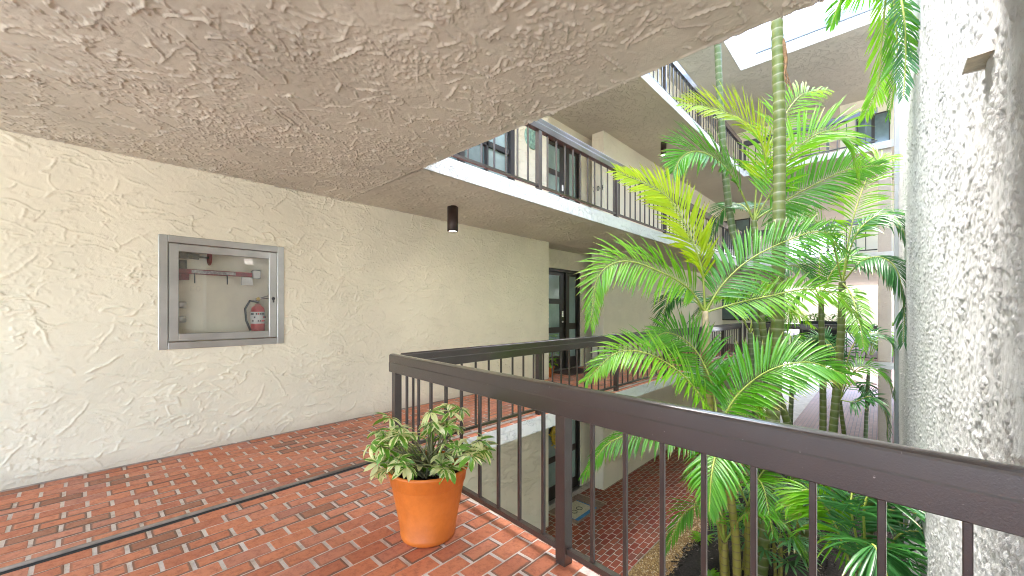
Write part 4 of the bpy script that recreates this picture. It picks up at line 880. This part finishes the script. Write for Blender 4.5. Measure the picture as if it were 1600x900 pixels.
# short yellow cane shoots beside the low palm
for i, (pxx, d, h) in enumerate(((1129, 5.15, 1.0), (1166, 5.5, 1.3))):
    b = gp(pxx, d); t = palm(('yellow ringed cane left of the low palm, behind the railing', 'yellow ringed cane right of the low palm, behind the railing')[i], b); tp = b+Vector((.02, .02, h)); trunk(t, [b, b+Vector((.02, 0, h/2)), tp], .042, .036, M['trunk_yellow'], .09)
    for k in range(3):
        a = k*2.1+i; dr_ = Vector((math.cos(a), math.sin(a), 0)); frond(t, [tp, tp+dr_*.25+Vector((0, 0, .45)), tp+dr_*.6+Vector((0, 0, .5)), tp+dr_*.9+Vector((0, 0, .1))], M['leaf'], .32, 0, 28, seed=180+i*5+k, W=.026)

# ---- lady palms (fan leaves) and ground cover
def lady_palm(label, pxx, d, hts, seed):
    rr = random.Random(seed); b = gp(pxx, d); t = thing('lady_palm', label, 'palm', b, 'fan leaved lady palms in the mulch')
    for h in hts:
        bb = b+Vector((rr.uniform(-.12, .12), rr.uniform(-.12, .12), 0)); tp = bb+Vector((rr.uniform(-.12, .12), rr.uniform(-.12, .12), h))
        m = MB(); m.tube(bez([bb, bb.lerp(tp, .5)+Vector((.02, 0, 0)), tp], 12), .022, 8, vscale=12); m.build('cane', M['trunk_yellow'], t)
        for k in range(6):
            a = k*2.4+rr.random(); dr_ = Vector((math.cos(a), math.sin(a), 0)); hub = tp+dr_*rr.uniform(.18, .32)+Vector((0, 0, rr.uniform(-.02, .25)))
            m = MB(); m.tube([tp, tp.lerp(hub, .5)+Vector((0, 0, .05)), hub], .005, 5, 1, cap=False); nl = 9
            for q in range(nl):
                an = (q/(nl-1)-.5)*3.9; sd_ = Vector((-dr_.y, dr_.x, 0)); dd = dr_*math.cos(an)+sd_*math.sin(an)+Vector((0, 0, .15)); leaflet(m, hub, dd, Vector((0, 0, 1)), rr.uniform(.26, .34), .036, .55, 0, 4, .3)
            m.build('fan_leaf', [M['fan'], M['rachis']], t)
lady_palm('lady palm with fan leaves right of the tallest trunk', 1222, 5.6, (.55, .8, 1.05), 1)
lady_palm('lady palm with fan leaves left of the tallest trunk', 1168, 6.1, (.5, .85), 2)
lady_palm('lady palm with fan leaves farther back in the bed', 1240, 6.6, (.6, .95), 3)
lady_palm('lady palm with fan leaves at the deep end of the bed', 1195, 8.2, (.5, .8), 4)
rr = random.Random(3)
for i, (pxx, d) in enumerate(((1085, 5.25), (1112, 5.9), (1098, 6.9), (1170, 5.2), (1060, 5.05), (1150, 7.4))):
    b = gp(pxx, d); b.z = -2.70; t = MB()
    for k in range(26): a = rr.uniform(0, 6.28); leaflet(t, b+Vector((rr.uniform(-.05, .05), rr.uniform(-.05, .05), rr.uniform(0, .04))), Vector((math.cos(a), math.sin(a), rr.uniform(.3, 1.3))), Vector((0, 0, 1)), rr.uniform(.12, .24), .045, .9, nseg=3)
    tag(t.build('seedling', M['leaf_mid']), ['small green seedling in the mulch beside the golden gravel', 'small seedling behind the two yellow canes', 'small seedling at the gravel edge farther back', 'small seedling at the foot of the tallest palm', 'small seedling nearest the railing by the gravel', 'small seedling deep in the palm bed'][i], 'seedling', 'seedlings in the mulch')
br = MB(); leaflet(br, gp(1310, 4.7)+Vector((0, 0, .08)), Vector((.8, -.3, .1)), Vector((0, 0, 1)), .42, .07, .2); tag(br.build('fallen_bract', plain('red_bract', (.42, .04, .03), .5)), 'red fallen palm bract lying on the dark mulch', 'bract')
# mulch chips, pebbles
def scatter(name, n, xr, yr, zf, mat, size, parent=None, round_=False):
    m = MB()
    X = rng.uniform(*xr, n); Yv = yr[0]+(yr[1]-yr[0])*rng.random(n)**1.6
    for x, y in zip(X, Yv):
        s = size*rng.uniform(.5, 1.3); a = rng.uniform(0, 6.28); ca, sa = math.cos(a), math.sin(a); z0 = zf(x)+rng.uniform(-.3, .5)*s; n0 = len(m.v)
        if round_:
            t_ = rng.uniform(.5, .9); pr = [(s*.9, 0, 0), (0, s*.6, 0), (-s*.9, 0, 0), (0, -s*.6, 0), (0, 0, s*t_), (0, 0, -s*t_)]; fc_ = ((0, 1, 4), (1, 2, 4), (2, 3, 4), (3, 0, 4))
        else:
            h = s*.25; tl = rng.uniform(-.5, .5); pr = [(-s, -s*.25, -tl*s), (s, -s*.2, tl*s), (s, s*.2, tl*s), (-s, s*.25, -tl*s), (0, 0, h+.3*s)]; fc_ = ((0, 1, 4), (1, 2, 4), (2, 3, 4), (3, 0, 4))
        m.v += [(x+p*ca-q*sa, y+p*sa+q*ca, z0+r_) for p, q, r_ in pr]
        for f in fc_: m.face(tuple(n0+k for k in f), 0, None, round_)
    return tag(m.build(name, mat), kind='stuff')
tag(scatter('gravel', 9000, (-2.85, -2.28), (4.6, 12), lambda x: -2.757, M['pebble'], .016, round_=True), 'golden pebble gravel strip beside the lower brick walkway', 'gravel')
tag(scatter('mulch', 12000, (-2.45, XR), (3.4, 13), lambda x: -2.70 if x > -2.1 else -2.74, M['chips'], .028), 'dark wood chip mulch under the palms', 'mulch')
